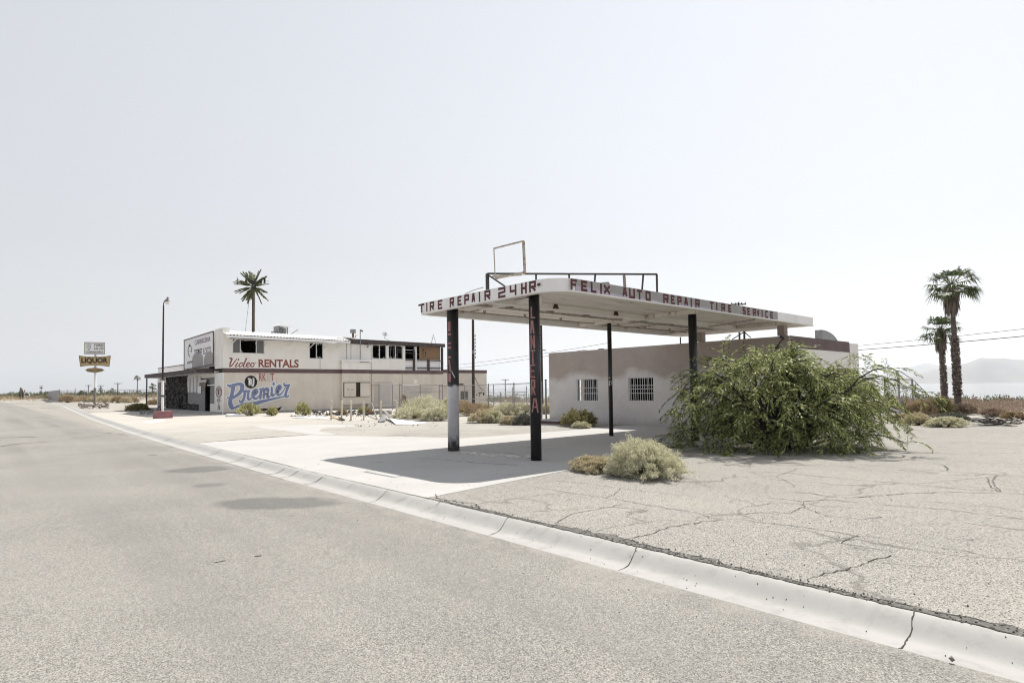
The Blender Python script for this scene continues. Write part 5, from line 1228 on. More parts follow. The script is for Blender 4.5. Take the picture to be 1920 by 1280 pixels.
# mobile mast dressed as a palm, behind the store
def mast_palm():
    loc = (25.5, 77, 0); rr = random.Random(5); r = np.random.default_rng(5)
    t = thing('mast_palm', loc, 'artificial palm phone mast with antenna panels rising above the store roof', 'phone mast')
    L0 = Vector(loc); H = zrow(473, 540, loc); top = L0+Vector((0, 0, H))
    MB().tube([L0, top], [.20, .18], 12).build('trunk', M['palmtrunk'], t, smooth=True)
    Vs = []; Fs = []; o_ = 0; ru = Vector((math.cos(CAM_YAW), -math.sin(CAM_YAW), 0))
    for k in range(46):
        a = 2*math.pi*(k*0.381966); el = (-1.05+2.4*((k*7) % 46)/45); o = Vector((math.cos(a)*math.cos(el), math.sin(a)*math.cos(el), math.sin(el))); Lf = rr.uniform(1.75, 2.25); p = top+o*.12+Vector((0, 0, .15)); pts = [p]; d = o
        for j in range(8): d = (d+Vector((0, 0, -.035))).normalized(); pts.append(pts[-1]+d*Lf/8)
        A = np.array(pts[:-1]); B = np.array(pts[1:]); V, F = tri_tubes(A, B, .022, .015, r); Vs.append(V); Fs.append(F+o_); o_ += len(V)
        side = o.cross(Vector((0, 0, 1))).normalized(); P = []; D = []; LL = []
        for j in range(110):
            u = rr.uniform(.12, 1)*8; jj = min(7, int(u)); c = pts[jj].lerp(pts[jj+1], u-jj); fw = (pts[jj+1]-pts[jj]).normalized(); P.append(c); D.append(fw*1.0+side*(1 if j % 2 else -1)*.55+Vector((0, 0, rr.uniform(-.25, .2)))); LL.append(.46*(1.2-.7*(u/8)))
        V, F = leaf_quads(np.array(P), np.array(D), np.array(LL), .085, r); Vs.append(V); Fs.append(F+o_); o_ += len(V)
    np_mesh('crown', np.concatenate(Vs), np.concatenate(Fs), M['fakefrond'], t)
    MB().tube([top+Vector((0, 0, -.4)), top+Vector((0, 0, .1))], [.22, .38], 12).build('collar', M['palmtrunk'], t)
    fw2 = Vector((-math.sin(CAM_YAW), -math.cos(CAM_YAW), 0))
    q = MB()
    for dx, z, h, dy in ((.33, .55, 1.15, .35), (-1.95, .85, .9, .2), (1.45, .85, .55, .2), (.95, .8, .5, .1), (-.85, .8, .5, .2), (.0, .5, .9, .35), (-.15, .5, .8, -.3)): q.obox(top+ru*dx+fw2*dy+Vector((0, 0, z)), ru*(.11 if dx not in (-1.95,) else .025), fw2*.05, (0, 0, h/2))
    q.build('antenna', M['darkmetal'], t)
    q = MB()
    for s in (-1, 1): q.bar(top+Vector((0, 0, .75)), top+ru*s*1.9+Vector((0, 0, .85)), .035); q.bar(top+Vector((0, 0, .5)), top+ru*s*1.4+Vector((0, 0, .6)), .03)
    q.build('antenna_arm', M['darkmetal'], t)
def zrow(px, py, loc):
    d = ray(px, py); k = (loc[0]*d.x+loc[1]*d.y)/(d.x*d.x+d.y*d.y); return EYE.z+d.z*k
mast_palm()

# ---------------------------------------------------------------- shrubs by the canopy, the garage and the store
px_shrub('tumbleweed_bush', 1222, 896, 74, 59, 'sage', 'big rounded pale sage bush on the asphalt in front of the canopy', 31, big=True)
px_shrub('dry_bush', 1124, 886, 46, 24, 'dry', 'small low dried bush at the left foot of the big pale sage bush', 32, leafmat='straw')
px_shrub('olive_bush', 1090, 800, 36, 31, 'olive', 'olive yellow bush against the garage wall below its left window', 33)
px_shrub('pale_bush', 1092, 803, 17, 12, 'sage', 'tiny whitish bush in front of the olive bush by the garage', 34)
row = [(793, 783, 36, 40, 'sage', 'tallest pale green bush behind the row of yellow posts'), (768, 786, 30, 22, 'sage', 'low pale bush touching the last yellow post'), (820, 789, 27, 27, 'sage', 'pale green bush directly left of the grey painted column'),
       (882, 780, 30, 23, 'tan', 'reddish tan bush just right of the grey painted column'), (912, 774, 17, 17, 'straw', 'fuzzy straw bush right behind the reddish tan bush by the fence'), (903, 793, 25, 23, 'straw', 'pale straw bush in the front row right of the grey painted column'),
       (927, 793, 17, 23, 'sage', 'sage bush in the front row between two straw bushes'), (956, 796, 17, 16, 'straw', 'round low straw bush in front row, left of the dark grey bush'), (986, 797, 16, 19, 'grey', 'dark grey green bush at the left foot of the lettered black column'),
       (952, 779, 29, 23, 'sage', 'wide pale green bush at the foot of the chain link fence'), (982, 777, 19, 22, 'sage', 'pale green bush left of the lettered black column, behind the fence'), (1023, 776, 11, 17, 'straw', 'straw bush seen between the lettered column and the garage'),
       (833, 769, 12, 17, 'sage', 'dark sage bush behind the pale bushes beside the store wall'), (857, 772, 15, 14, 'straw', 'pale straw bush between the grey column and a dark pole')]
for i, (px, py, hw, hp, k, lab) in enumerate(row): px_shrub('desert_bush', px, py, hw*1.2, hp*1.04, k, lab, 40+i, group='desert bushes along the back of the lot')
for i, (px, py, hw, hp, k, lab) in enumerate([(463, 779.5, 22, 21, 'lime', 'bushy yellow green shrub growing below the blue script mural'), (508, 779.5, 8, 11, 'lime', 'small yellow green weed right of the shrub under the mural'), (569, 779, 12, 18, 'lime', 'spiky greenish weed by the bare tan wall of the store'),
      (680, 776, 8, 10, 'lime', 'green weed behind the fourth yellow post'), (691, 777, 7, 7, 'tan', 'small brown weed between the fourth and fifth yellow posts'), (641, 778, 7, 9, 'tan', 'thin dead brown weed behind the second yellow post')]):
    px_shrub('wall_weed', px, py, hw, hp, k, lab, 60+i, group='weeds at the foot of the store wall')
for i, (px, py, hw, hp, k, lab) in enumerate([(252, 770, 19, 13, 'olive', 'dark olive brown bush alone on the sand left of the light pole'), (285, 758.5, 12, 9, 'tan', 'tan bush under the far end of the store awning'), (123, 754.5, 11, 15, 'tan', 'tan bush beside the end of the slatted screen'),
      (153, 753.5, 15, 11, 'tan', 'golden tan bush left of the tall roadside sign pole'), (171, 753.5, 10, 9, 'straw', 'pale bush right behind the roadside sign pole base'), (191, 755, 13, 12, 'straw', 'pale pinkish bush right of the roadside sign pole'), (217, 755, 11, 12, 'tan', 'golden brown bush midway between the sign pole and the store'),
      (233, 755, 11, 9, 'straw', 'straw bush right of the golden brown bush by the far fence'), (246, 754.5, 11, 9, 'tan', 'tan bush behind the dark olive brown bush'), (138, 753, 8, 7, 'straw', 'small straw bush by the far fence near the slatted screen')]):
    px_shrub('roadside_bush', px, py, hw, hp, k, lab, 70+i, group='bushes along the far left fence')
for i, (px, py, hw, hp, k, lab) in enumerate([(1728, 797, 22, 18, 'straw', 'olive straw bush left of the pale bush below the palms'), (1786, 801, 32, 19, 'sage', 'low pale sage bush in front of the tall palm trunk'), (1738, 783, 26, 30, 'tan', 'fuzzy pinkish tan bush right of the gate posts'),
      (1774, 779, 20, 34, 'olive', 'tall olive tan bush at the foot of the shorter palm'), (1798, 788, 26, 13, 'grey', 'dark grey bush around the base of the tall palm'), (1697, 793, 14, 14, 'tan', 'small tan bush inside the gate posts'), (1818, 776, 19, 17, 'dry', 'dry pinkish brush directly right of the tall palm trunk'),
      (1875, 780, 22, 12, 'dry', 'low rusty brown brush near the right edge behind the rubble'), (1908, 786, 16, 12, 'tan', 'rusty bush at the far right behind the scattered stones'), (1685, 772, 26, 22, 'dry', 'wide pinkish brush behind the gate posts')]):
    px_shrub('palm_side_bush', px, py, hw, hp, k, lab, 85+i, group='bushes round the palms')

# far scrub that reads as one mass
def scrub(name, label, mat, items, seed, L, W):
    r = np.random.default_rng(seed); P = []; D = []; LL = []
    for (x, y, z, w, h, n) in items:
        th = r.uniform(0, 6.28, n); cz = r.uniform(0, 1, n); s = np.sqrt(1-cz**2)*r.uniform(.5, 1, n)
        k = r.uniform(.75, 1.1, n); P.append(np.stack([x+np.cos(th)*s*w, y+np.sin(th)*s*w, z+cz*h*k], 1)); D.append(np.stack([np.cos(th)*s, np.sin(th)*s, cz+.6], 1)+r.normal(0, .5, (n, 3))); LL.append(r.uniform(.6, 1.3, n))
    P, D, LL = np.concatenate(P), np.concatenate(D), np.concatenate(LL); V, F = leaf_quads(P, D, LL*L, LL*W, r)
    return tag(np_mesh(name, V, F, M[mat]), label, kind='stuff')
r_ = random.Random(12); it = []
for i in range(360):
    px = r_.uniform(1600, 2010); D = r_.uniform(105, 175); q = far(px, 720, D); it.append((q.x, q.y, terr(q.x, q.y), r_.uniform(1.0, 2.6), r_.uniform(1.0, 2.6), 110))
for i in range(60):
    px = r_.uniform(900, 1060); D = r_.uniform(150, 260); q = far(px, 720, D); it.append((q.x, q.y, terr(q.x, q.y), r_.uniform(1.5, 3), r_.uniform(1.2, 2.4), 70))
scrub('green_scrub', 'band of dark green scrub between the dry field and the lake', 'darkgreen', it, 1, .45, .16)
it = []
for i in range(420):
    px = r_.uniform(1640, 2010); D = 34+66*r_.random()**1.2; q = far(px, 720, D)
    if q.x < 33 or (q.x < 40 and q.y > 9.3 and q.y < 14): continue
    it.append((q.x, q.y, terr(q.x, q.y), r_.uniform(.5, 1.5), r_.uniform(.35, .95), 90))
for i in range(60):
    px = r_.uniform(860, 1060); D = r_.uniform(58, 110); q = far(px, 720, D); it.append((q.x, q.y, terr(q.x, q.y), r_.uniform(.8, 1.8), r_.uniform(.5, 1.2), 90))
scrub('dry_scrub', 'dry pinkish brown brush covering the field beyond the lot', 'drybrush', it, 2, .22, .04)
it = []
for i in range(260):
    px = r_.uniform(-30, 300); D = r_.uniform(185, 420); q = far(px, 730, D)
    if q.y < 176 and q.x < 14: continue
    it.append((q.x, q.y, -.03, r_.uniform(1.5, 4), r_.uniform(.7, 2.2), 60))
scrub('far_scrub', 'far low scrub along the horizon at the end of the road', 'darkgreen', it, 3, .7, .25)
it = []
for i in range(170):
    px = r_.uniform(-30, 300); D = r_.uniform(125, 260); q = far(px, 730, D)
    if q.y < 180 and q.x < kx(min(170, q.y))+4: continue
    it.append((q.x, q.y, -.03, r_.uniform(.8, 2), r_.uniform(.5, 1.3), 60))
scrub('far_dry_brush', 'far tan brush on the sand behind the left fence', 'tanbrush', it, 4, .4, .09)
# ---------------------------------------------------------------- fences
def fence(name, posts, h, label, top=True, mids=(), mesh=True, rad=.03, caps=True, extra=None, loc=None, cat='fence'):
    """Chain link fence: posts are (x, y) points; every post is a part, the rails of a run one part, the wire mesh one part."""
    t = thing(name, (posts[0][0], posts[0][1], terr(*posts[0]) if posts[0][0] > 42 else 0), label, cat)
    zz = [terr(*p) if p[0] > 42 else 0 for p in posts]
    hs = [h]*len(posts) if not isinstance(h, (list, tuple)) else list(h)
    for p, z, hh in zip(posts, zz, hs):
        q = MB().tube([(p[0], p[1], z-.02), (p[0], p[1], z+hh)], rad*1.25, 8)
        if caps: q.tube([(p[0], p[1], z+hh), (p[0], p[1], z+hh+.05)], [rad*1.5, rad*.7], 8)
        q.build('post', M['steel'], t)
    ra = MB(); me = MB(); hm = min(hs)
    for i in range(len(posts)-1):
        a, b = posts[i], posts[i+1]
        if top: ra.tube([(a[0], a[1], zz[i]+hm-.03), (b[0], b[1], zz[i+1]+hm-.03)], rad*.8, 6)
        for (lo, hi, z) in mids:
            if lo <= i < hi: ra.tube([(a[0], a[1], zz[i]+z), (b[0], b[1], zz[i+1]+z)], rad*.75, 6)
        me.poly([(a[0], a[1], zz[i]+.05), (b[0], b[1], zz[i+1]+.05), (b[0], b[1], zz[i+1]+hm-.03), (a[0], a[1], zz[i]+hm-.03)])
    if ra.f: ra.build('rail', M['steel'], t)
    if mesh: me.build('wire_mesh', M['mesh'], t)
    return t
g2 = lambda px, py: tuple(onG(px, py))[:2]
fence('chain_link_fence', [(21.3, 21.75), (24.24, 27.12), (25.6, 31.2), (30.8, 40.7), (30.2, 43.6)], 1.93, 'chain link fence running from the garage corner back towards the store wing', mids=((0, 3, .86),))
fence('chain_link_fence', [g2(830, 764.5), g2(788, 764.2), g2(754, 765.8)], 2.02, 'chain link fence with a middle rail in front of the store wing', mids=((0, 2, 1.42),))
gt = fence('chain_link_gate', [g2(754, 766), g2(749.5, 766), g2(736, 767.5)], 2.08, 'narrow chain link gate standing before the tan store wall', mids=((0, 2, .75),))
fence('chain_link_fence', [g2(736, 768), g2(711, 775), g2(697, 769)], 2.05, 'chain link corner panel beside the meter cabinet of the store')
fence('yard_fence', [g2(987.6, 761), g2(961, 758), g2(938.5, 762), g2(926, 764), g2(915, 757)], [1.75, 1.7, 1.3, 1.9, 1.8], 'far yard fence seen in the gap behind the bushes and the lettered column', mids=((0, 4, 1.0),))
gp = fence('gate_frame', [g2(1713, 778.5), g2(1687.5, 789), g2(1661, 775)], [1.86, 1.92, 1.95], 'tall steel gate posts with rails right of the huge green bush', mids=((0, 1, 1.45), (0, 1, .12), (1, 2, .4)), rad=.04, caps=False)
def gd(px, D): q = far(px, 738, D); return (q.x, q.y)
pf = [gd(112, 120), gd(127, 122), gd(141, 124), gd(158, 126), gd(177, 128), gd(196, 128), gd(217, 129), gd(234, 130), gd(243, 130), gd(263, 131), gd(290, 132), gd(315, 134)]
fence('chain_link_fence', pf, [2.4, 2.4, 2.7, 2.4, 2.4, 2.3, 2.4, 2.3, 2.3, 2.3, 2.3, 2.3], 'long far chain link fence across the sand left of the store', rad=.045)
sp0, sp1 = Vector((*gd(90, 185), 0)), Vector((*gd(112, 120.3), 0))
scn = thing('slatted_screen', sp1, 'grey slatted metal screen fence at the end of the road', 'fence')
n = 26; q = MB()
for i in range(n):
    a = sp0.lerp(sp1, i/n); b = sp0.lerp(sp1, (i+.9)/n); c = (a+b)/2; q.obox(c+Vector((0, 0, 1.2+.04*math.sin(i*2.1))), (b-a)/2, Vector((.02, .0, 0)), (0, 0, 1.2))
q.build('slat_panel', M['steel'], scn)
q = MB(); q.bar(sp0+Vector((.06, 0, 2.3)), sp1+Vector((.06, 0, 2.3)), .08); q.bar(sp0+Vector((.06, 0, .4)), sp1+Vector((.06, 0, .4)), .08); q.build('rail', M['darkmetal'], scn)
MB().tube([sp1+Vector((0, -.1, 0)), sp1+Vector((0, -.1, 2.5))], .08, 8).build('post', M['steel'], scn)

# ---------------------------------------------------------------- yellow posts and the light pole
for i, (px, py, top, lab) in enumerate(((621, 787, 750, 'pale yellow post furthest left in the row before the store'), (640.5, 787.5, 751, 'second pale yellow post from the left, by the brown plank'), (658.5, 788, 751.5, 'third pale yellow post from the left'),
        (682, 788, 752, 'fourth pale yellow post from the left, before the green weed'), (714.5, 787.5, 752, 'fifth pale yellow post, left of the broken sheets'), (743.5, 787, 752, 'pale yellow post furthest right, touching the pale bushes'))):
    b = onG(px, py); h = zrow(px, top, (b.x, b.y, 0)); t = thing('bollard', (b.x, b.y, 0), lab, 'post', 'pale yellow posts in front of the store')
    lx = rng.uniform(-.02, .02)
    MB().tube([(b.x, b.y, -.02), (b.x+lx, b.y, h-.05)], .052, 12).build('pipe', M['yellowpost'], t); MB().tube([(b.x+lx, b.y, h-.05), (b.x+lx, b.y, h-.02), (b.x+lx, b.y, h)], [.056, .05, .02], 12).build('cap', M['yellowpost'], t)
b = onG(307.5, 784); lp = thing('light_pole', (b.x, b.y, 0), 'tall thin light pole, black above and white below, on a red block', 'light pole')
bx, by = b.x, b.y+.3; zt = zrow(306, 573, (bx, by, 0)); zm = zrow(306, 711, (bx, by, 0))
MB().box(bx-.50, bx+.50, by-.3, by+.35, -.02, .45).build('base', M['redbase'], lp)
bx2 = bx-.04
MB().tube([(bx2, by, .45), (bx2, by, zm)], .075, 12).build('lower_pole', M['white'], lp); MB().tube([(bx2, by, zm), (bx2, by, zt)], [.06, .045], 12).build('upper_pole', M['black'], lp)
q = MB(); q.tube([(bx2, by, zt), (bx2+.01, by, zt+.18), (bx2+.07, by, zt+.34), (bx2+.2, by, zt+.42)], .028, 8); q.build('gooseneck', M['darkmetal'], lp)
q = MB(); q.tube([(bx2+.24, by, zt+.58), (bx2+.24, by, zt+.42), (bx2+.24, by, zt+.28)], [.06, .1, .15], 12); q.build('lamp_shade', M['steel'], lp); q = MB(); q.tube([(bx2+.24, by, zt+.28), (bx2+.24, by, zt+.16), (bx2+.24, by, zt+.09)], [.14, .13, .05], 12); q.build('lamp_bulb', M['white'], lp)
q = MB(); q.box(bx2-.11, bx2+.11, by-.11, by+.11, zm-.05, zm+.03); zz_ = zrow(306, 742, (bx, by, 0)); q.box(bx2-.11, bx2+.11, by-.11, by+.11, zz_-.05, zz_+.05); q.build('band', M['darkmetal'], lp)

# ---------------------------------------------------------------- roadside sign
b = onG(177.5, 757.6); LX, LY = b.x, b.y
def ly(px, py, d=0.0): p = onY(px, py, LY-.4); return (p.x, LY-.4-d, p.z)
ls = thing('roadside_sign', (LX, LY, 0), 'tall roadside pole sign with white board above gold concave and hexagonal boards', 'sign')
zsp = ly(177.5, 727)[2]
MB().tube([(LX, LY, -.05), (LX, LY, zsp)], .17, 12).build('lower_pole', M['wood'], ls); MB().tube([(LX, LY, zsp), (LX, LY, ly(177, 645)[2])], .15, 12).build('upper_pole', M['white'], ls)
bd = MB(); bd.prism([ly(158.5, 663.2), ly(195.8, 664), ly(196, 642.4), ly(158.5, 641.7)][::-1], (0, .4, 0)); w1 = bd.build('white_board', M['whiteboard'], ls)
Z5 = lambda x, y, d=0.0: ly(100+x/7.53, 620+y/7.53, d)
fr = MB(); c = [Z5(440, 326, .01), Z5(722, 332, .01), Z5(722, 168, .01), Z5(440, 162, .01)]
for i in range(4): fr.bar(c[i], c[(i+1) % 4], .16, .08)
fr.build('board_frame', M['rustmetal'], w1)
box_text('TORO', 570, 186, 706, 220, Z5, 'ink', .025, w1, .03, 'sign_lettering'); box_text('LO', 578, 234, 632, 266, Z5, 'lred', .025, w1, .03, 'sign_lettering'); box_text('CO', 650, 234, 706, 268, Z5, 'lred', .025, w1, .03, 'sign_lettering')
box_text('CARNICERIA', 466, 286, 704, 314, Z5, 'ink', .01, w1, .03, 'sign_lettering'); box_text('#1', 484, 258, 514, 276, Z5, 'softink', .02, w1, .03, 'sign_lettering'); box_text('SUPER', 462, 179, 540, 190, Z5, 'softink', .0, w1, .03, 'sign_lettering')
q = MB()
for s in ([(475,205),(500,212),(528,206)], [(480,214),(472,230),(484,244)], [(522,214),(530,232),(518,244)], [(488,240),(500,250),(514,240)]): stroke(q, smooth_path(s, 3), 3, lambda u, v: Z5(u, v, .03))
q.poly([Z5(484, 214, .032), Z5(516, 214, .032), Z5(510, 204, .032), Z5(490, 204, .032)]); q.build('faded_drawing', M['softink'], w1)
def concave(x0, x1, y0, y1, xb0, xb1, sag, side, n=8):
    top = [(x0+(x1-x0)*k/n, y0+sag*4*(k/n)*(1-k/n)) for k in range(n+1)]
    bot = [(xb1+(xb0-xb1)*k/n, y1-sag*4*(k/n)*(1-k/n)) for k in range(n+1)]
    return top+bot
pts = concave(363, 808, 352, 504, 384, 788, 17, 0); bd = MB(); bd.prism([Z5(u, v) for u, v in pts], (0, .45, 0)); w2 = bd.build('gold_board', M['gold'], ls)
q = MB(); L = [Z5(u, v, .012) for u, v in pts]
for i in range(len(L)): q.bar(L[i], L[(i+1) % len(L)], .09, .06)
q.build('board_rim', M['wood'], w2)
box_text('LIQUOR', 395, 380, 768, 468, Z5, 'ink', .035, w2, .02, 'sign_lettering')
pts = [(452, 553), (490, 532), (590, 522), (682, 535), (718, 553), (684, 574), (590, 591), (488, 576)]; bd = MB(); bd.prism([Z5(u, v) for u, v in pts], (0, .4, 0)); w3 = bd.build('hexagonal_board', M['gold'], ls)
q = MB(); L = [Z5(u, v, .012) for u, v in pts]
for i in range(len(L)): q.bar(L[i], L[(i+1) % len(L)], .08, .05)
q.build('board_rim', M['wood'], w3)
box_text('GROCERY', 478, 540, 696, 571, Z5, 'ink', .02, w3, .02, 'sign_lettering')

# ---------------------------------------------------------------- utility poles and cables
def upole(px, D, ytop, label, rad=.14, arm=2.4, z0=None, arms=1, ang=0.0, lean=0.0):
    q = far(px, 735, D); z = terr(q.x, q.y) if z0 is None else z0; zt = zrow(px, ytop, (q.x, q.y, 0))
    t = thing('utility_pole', (q.x, q.y, z), label, 'utility pole')
    MB().tube([(q.x, q.y, z-.1), (q.x+lean, q.y, zt)], [rad, rad*.75], 10).build('pole', M['polewood'], t)
    r_ = Vector((math.cos(CAM_YAW+ang), -math.sin(CAM_YAW+ang), 0))
    for k in range(arms):
        c = Vector((q.x+lean, q.y, zt-.25-k*.8)); MB().bar(c-r_*arm/2, c+r_*arm/2, .11, .13).build('crossarm', M['polewood'], t)
        ins = MB()
        for s in (-.46, -.18, .2, .46): p = c+r_*arm*s; ins.tube([p, p+Vector((0, 0, .18)), p+Vector((0, 0, .24))], [.05, .06, .03], 6)
        ins.build('insulator', M['steel'], t)
        br = MB(); br.bar(c-r_*arm*.32, c+Vector((0, 0, -.7)), .04); br.bar(c+r_*arm*.32, c+Vector((0, 0, -.7)), .04); br.build('brace', M['polewood'], t)
    return t, Vector((q.x, q.y, zt))
u1, top1 = upole(887.5, 58.5, 580, 'dark timber utility pole in front of the store wing', rad=.155, arms=0, lean=.05)
q = MB(); p = far(890, 641, 58.3); 
for k in range(7): q.tube([(top1.x+.2, top1.y-.1, 4.6+k*.35), (top1.x+.24, top1.y-.1, 4.8+k*.35)], .05, 5)
q.obox((top1.x-.12, top1.y-.2, zrow(887, 660, top1)), (.1, 0, 0), (0, .08, 0), (0, 0, .16)); q.build('cable_clamp', M['steel'], u1)
u2, top2 = upole(1016.5, 38.5, 575, 'slim dark pole right beside the lettered black column', rad=.085, arms=0)
q = MB(); b = far(1016.5, 735, 38.3); q.tube([(b.x-.14, b.y, -.02), (b.x-.14, b.y, 7.4)], .035, 6); q.build('conduit', M['steel'], u2)
q = MB(); z = zrow(1018, 656.5, top2); q.bar((top2.x-.25, top2.y, z), (top2.x+.22, top2.y-.15, z), .05); q.build('bracket', M['darkmetal'], u2)
q = MB(); z = zrow(1013, 618, top2); 
for k in range(8): q.box(top2.x-.2, top2.x-.13, top2.y-.06, top2.y+.06, z-k*.28, z-k*.28+.1)
q.build('cable_clamp', M['steel'], u2)
ua, topa = upole(1389.5, 68, 566, 'utility pole with a crossarm behind the canopy roof', rad=.13, arm=1.7, arms=1)
for px, D, yt, lab, arm in ((165.5, 255, 721.5, 'far crossarm pole directly left of the roadside sign pole', 2.6), (188.8, 270, 722, 'far crossarm pole right of the roadside sign pole, above a shaggy palm', 2.8), (220.8, 210, 717.5, 'tallest far crossarm pole between the sign and the store', 2.7), (947.5, 205, 710.5, 'far crossarm pole in the gap beside the lettered column', 2.5)):
    upole(px, D, yt, lab, rad=.17, arm=arm)
def cable(name, pts, sag, rad, label, n=14):
    q = MB()
    for a, b in zip(pts[:-1], pts[1:]):
        a, b = Vector(a), Vector(b); L = []
        for k in range(n+1):
            t = k/n; p = a.lerp(b, t); p.z -= sag*4*t*(1-t); L.append(p)
        q.tube(L, rad, 5)
    o = q.build(name, M['wire']); return tag(o, label, 'cable')
cable('overhead_cable', [far(1500, 657, 75), far(1996, 608, 46)], .12, .022, 'upper thin cable crossing the sky right of the garage')
cable('overhead_cable', [far(1500, 663, 75), far(1996, 623, 44)], .12, .034, 'lower thick cable crossing the sky right of the garage')
cable('overhead_cable', [far(836, 686, 110), far(1140, 643, 70)], .2, .022, 'upper cable seen between the two front columns')
cable('overhead_cable', [far(836, 692.5, 110), far(1100, 655, 70)], .2, .022, 'lower cable seen between the two front columns')
cable('service_cable', [(top1.x+.1, top1.y, zrow(892, 703, top1)), onY(908, 731, SY-.1)], .35, .025, 'short drooping cable from the dark timber pole to the store wing')
cable('guy_wire', [far(459.5, 624, 72), far(467, 563, 74)], 0.0, .018, 'thin guy wire left of the artificial palm above the roof')

# ---------------------------------------------------------------- far things at the left
def fx(px, D): q = far(px, 738, D); return q
def far_palm(px, D, ytop, label, rc, seed, skirt=1.2, nf=22, grp='far palms on the left horizon'):
    q = fx(px, D); h = zrow(px, ytop, (q.x, q.y, 0))+.03
    return fan_palm((q.x, q.y, -.03), h, rc, label, seed, nf=nf, skirt=skirt, tr=.24, group=grp, detail=0)
for i, (px, D, yt, rc, sk, lab) in enumerate(((257.3, 300, 703, 1.9, 1.4, 'tallest slender far palm left of the store awning'), (286, 230, 718.5, 1.75, 1.3, 'far palm seen under the store awning'), (257, 330, 732, 1.2, 2.6, 'short shaggy palm at the foot of the tallest far palm'), (262.8, 330, 732, 1.2, 2.8, 'short shaggy palm right of the tallest far palm'),
        (188.7, 300, 726, 1.5, 2.6, 'shaggy far palm just right of the roadside sign pole'), (201.6, 330, 733, 1.3, 2.2, 'lowest of three shaggy palms left of the far crossarm pole'), (206, 330, 730, 1.4, 2.2, 'middle one of three shaggy palms left of the far crossarm pole'), (210.3, 340, 727, 1.4, 1.8, 'highest of three shaggy palms left of the far crossarm pole'),
        (231, 330, 736.5, 1.6, 2.0, 'squat far palm right of the tallest crossarm pole'), (249.5, 340, 739, 1.3, 1.4, 'tiny far palm left of the tallest far palm'), (278.7, 340, 741, 1.2, 1.2, 'tiny far palm left of the awning post palm'), (20.3, 260, 734, 1.9, .6, 'far palm at the left edge with a flat crown'), (35.2, 260, 735.5, 1.4, .8, 'small far palm left of the twin dead trunks'), (86.7, 200, 733, .8, 2.6, 'thin shaggy dead palm left of the slatted screen'), (76.8, 230, 733, .7, 2.4, 'shaggy dead palm under the twin lamp mast'))):
    far_palm(px, D, yt, lab, rc, 120+i, sk)
q = fx(40.3, 190); dp = thing('dead_palm', (q.x, q.y, -.1), 'twin dark dead palm trunks at the end of the road', 'dead tree')
ru = Vector((math.cos(CAM_YAW), -math.sin(CAM_YAW), 0)); q0 = Vector((q.x, q.y, 0))
for s, yt, r in ((-.5, 726.5, .24), (.5, 731, .22)): MB().tube([q0+ru*s, q0+ru*s*.9+Vector((0, 0, zrow(40, yt, q0)*.6)), q0+ru*(s*.5)+Vector((0, 0, zrow(40, yt, q0)))], [r*1.1, r, r*.8], 8).build('trunk', M['polewood'], dp)
q = MB(); q.tube([q0+Vector((0, 0, 1.2)), q0+Vector((0, 0, 2.4)), q0+Vector((-.1, 0, 3.5))], [.35, .4, .3], 7); q.tube([q0+ru*.5+Vector((0, 0, 1.9)), q0+ru*1.0+Vector((0, 0, 2.4)), q0+ru*1.05+Vector((0, 0, 3.1))], [.16, .18, .1], 6); q.build('dead_fronds', M['skirt'], dp)
def far_sign(px0, px1, y0, y1, D, label, legs=2, mat='whiteboard', band=None):
    a, b = fx(px0, D), fx(px1, D); z1, z0 = zrow(px0, y0, a), zrow(px0, y1, a); t = thing('far_sign', (a.x, a.y, 0), label, 'sign')
    q = MB(); q.prism([(a.x, a.y, z0), (b.x, b.y, z0), (b.x, b.y, z1), (a.x, a.y, z1)], (.12, .14, 0)); q.build('board', M[mat], t)
    if band: q = MB(); q.prism([(a.x, a.y, z1-.35), (b.x, b.y, z1-.35), (b.x, b.y, z1), (a.x, a.y, z1)], (-.05, -.06, 0)); q.build('dark_strip', M[band], t)
    for k in range(legs):
        p = a.lerp(b, .15+.7*k/max(1, legs-1)); MB().tube([(p.x+.06, p.y+.07, -.05), (p.x+.06, p.y+.07, z0)], .09, 6).build('leg', M['whiteboard'], t)
    return t
far_sign(44.5, 54.5, 739, 747, 200, 'far white board sign with a dark strip beside the twin dead trunks', band='softink'); far_sign(68.5, 75.5, 739.8, 747, 215, 'far pair sign with dark squares left of the twin lamp mast', band='ink')
q = fx(77, 225); tm = thing('lamp_mast', (q.x, q.y, 0), 'far mast with two stacked lamp heads at the road end', 'light pole'); zt = zrow(77, 724, q)
MB().tube([(q.x, q.y, 0), (q.x, q.y, zt)], .09, 6).build('mast', M['darkmetal'], tm)
for dz, w in ((0, .55), (-.6, .4)): MB().obox((q.x, q.y, zt+dz), ru*w, Vector((.2, .25, 0)), (0, 0, .16 if dz else .07)).build('lamp_head', M['darkmetal'], tm)
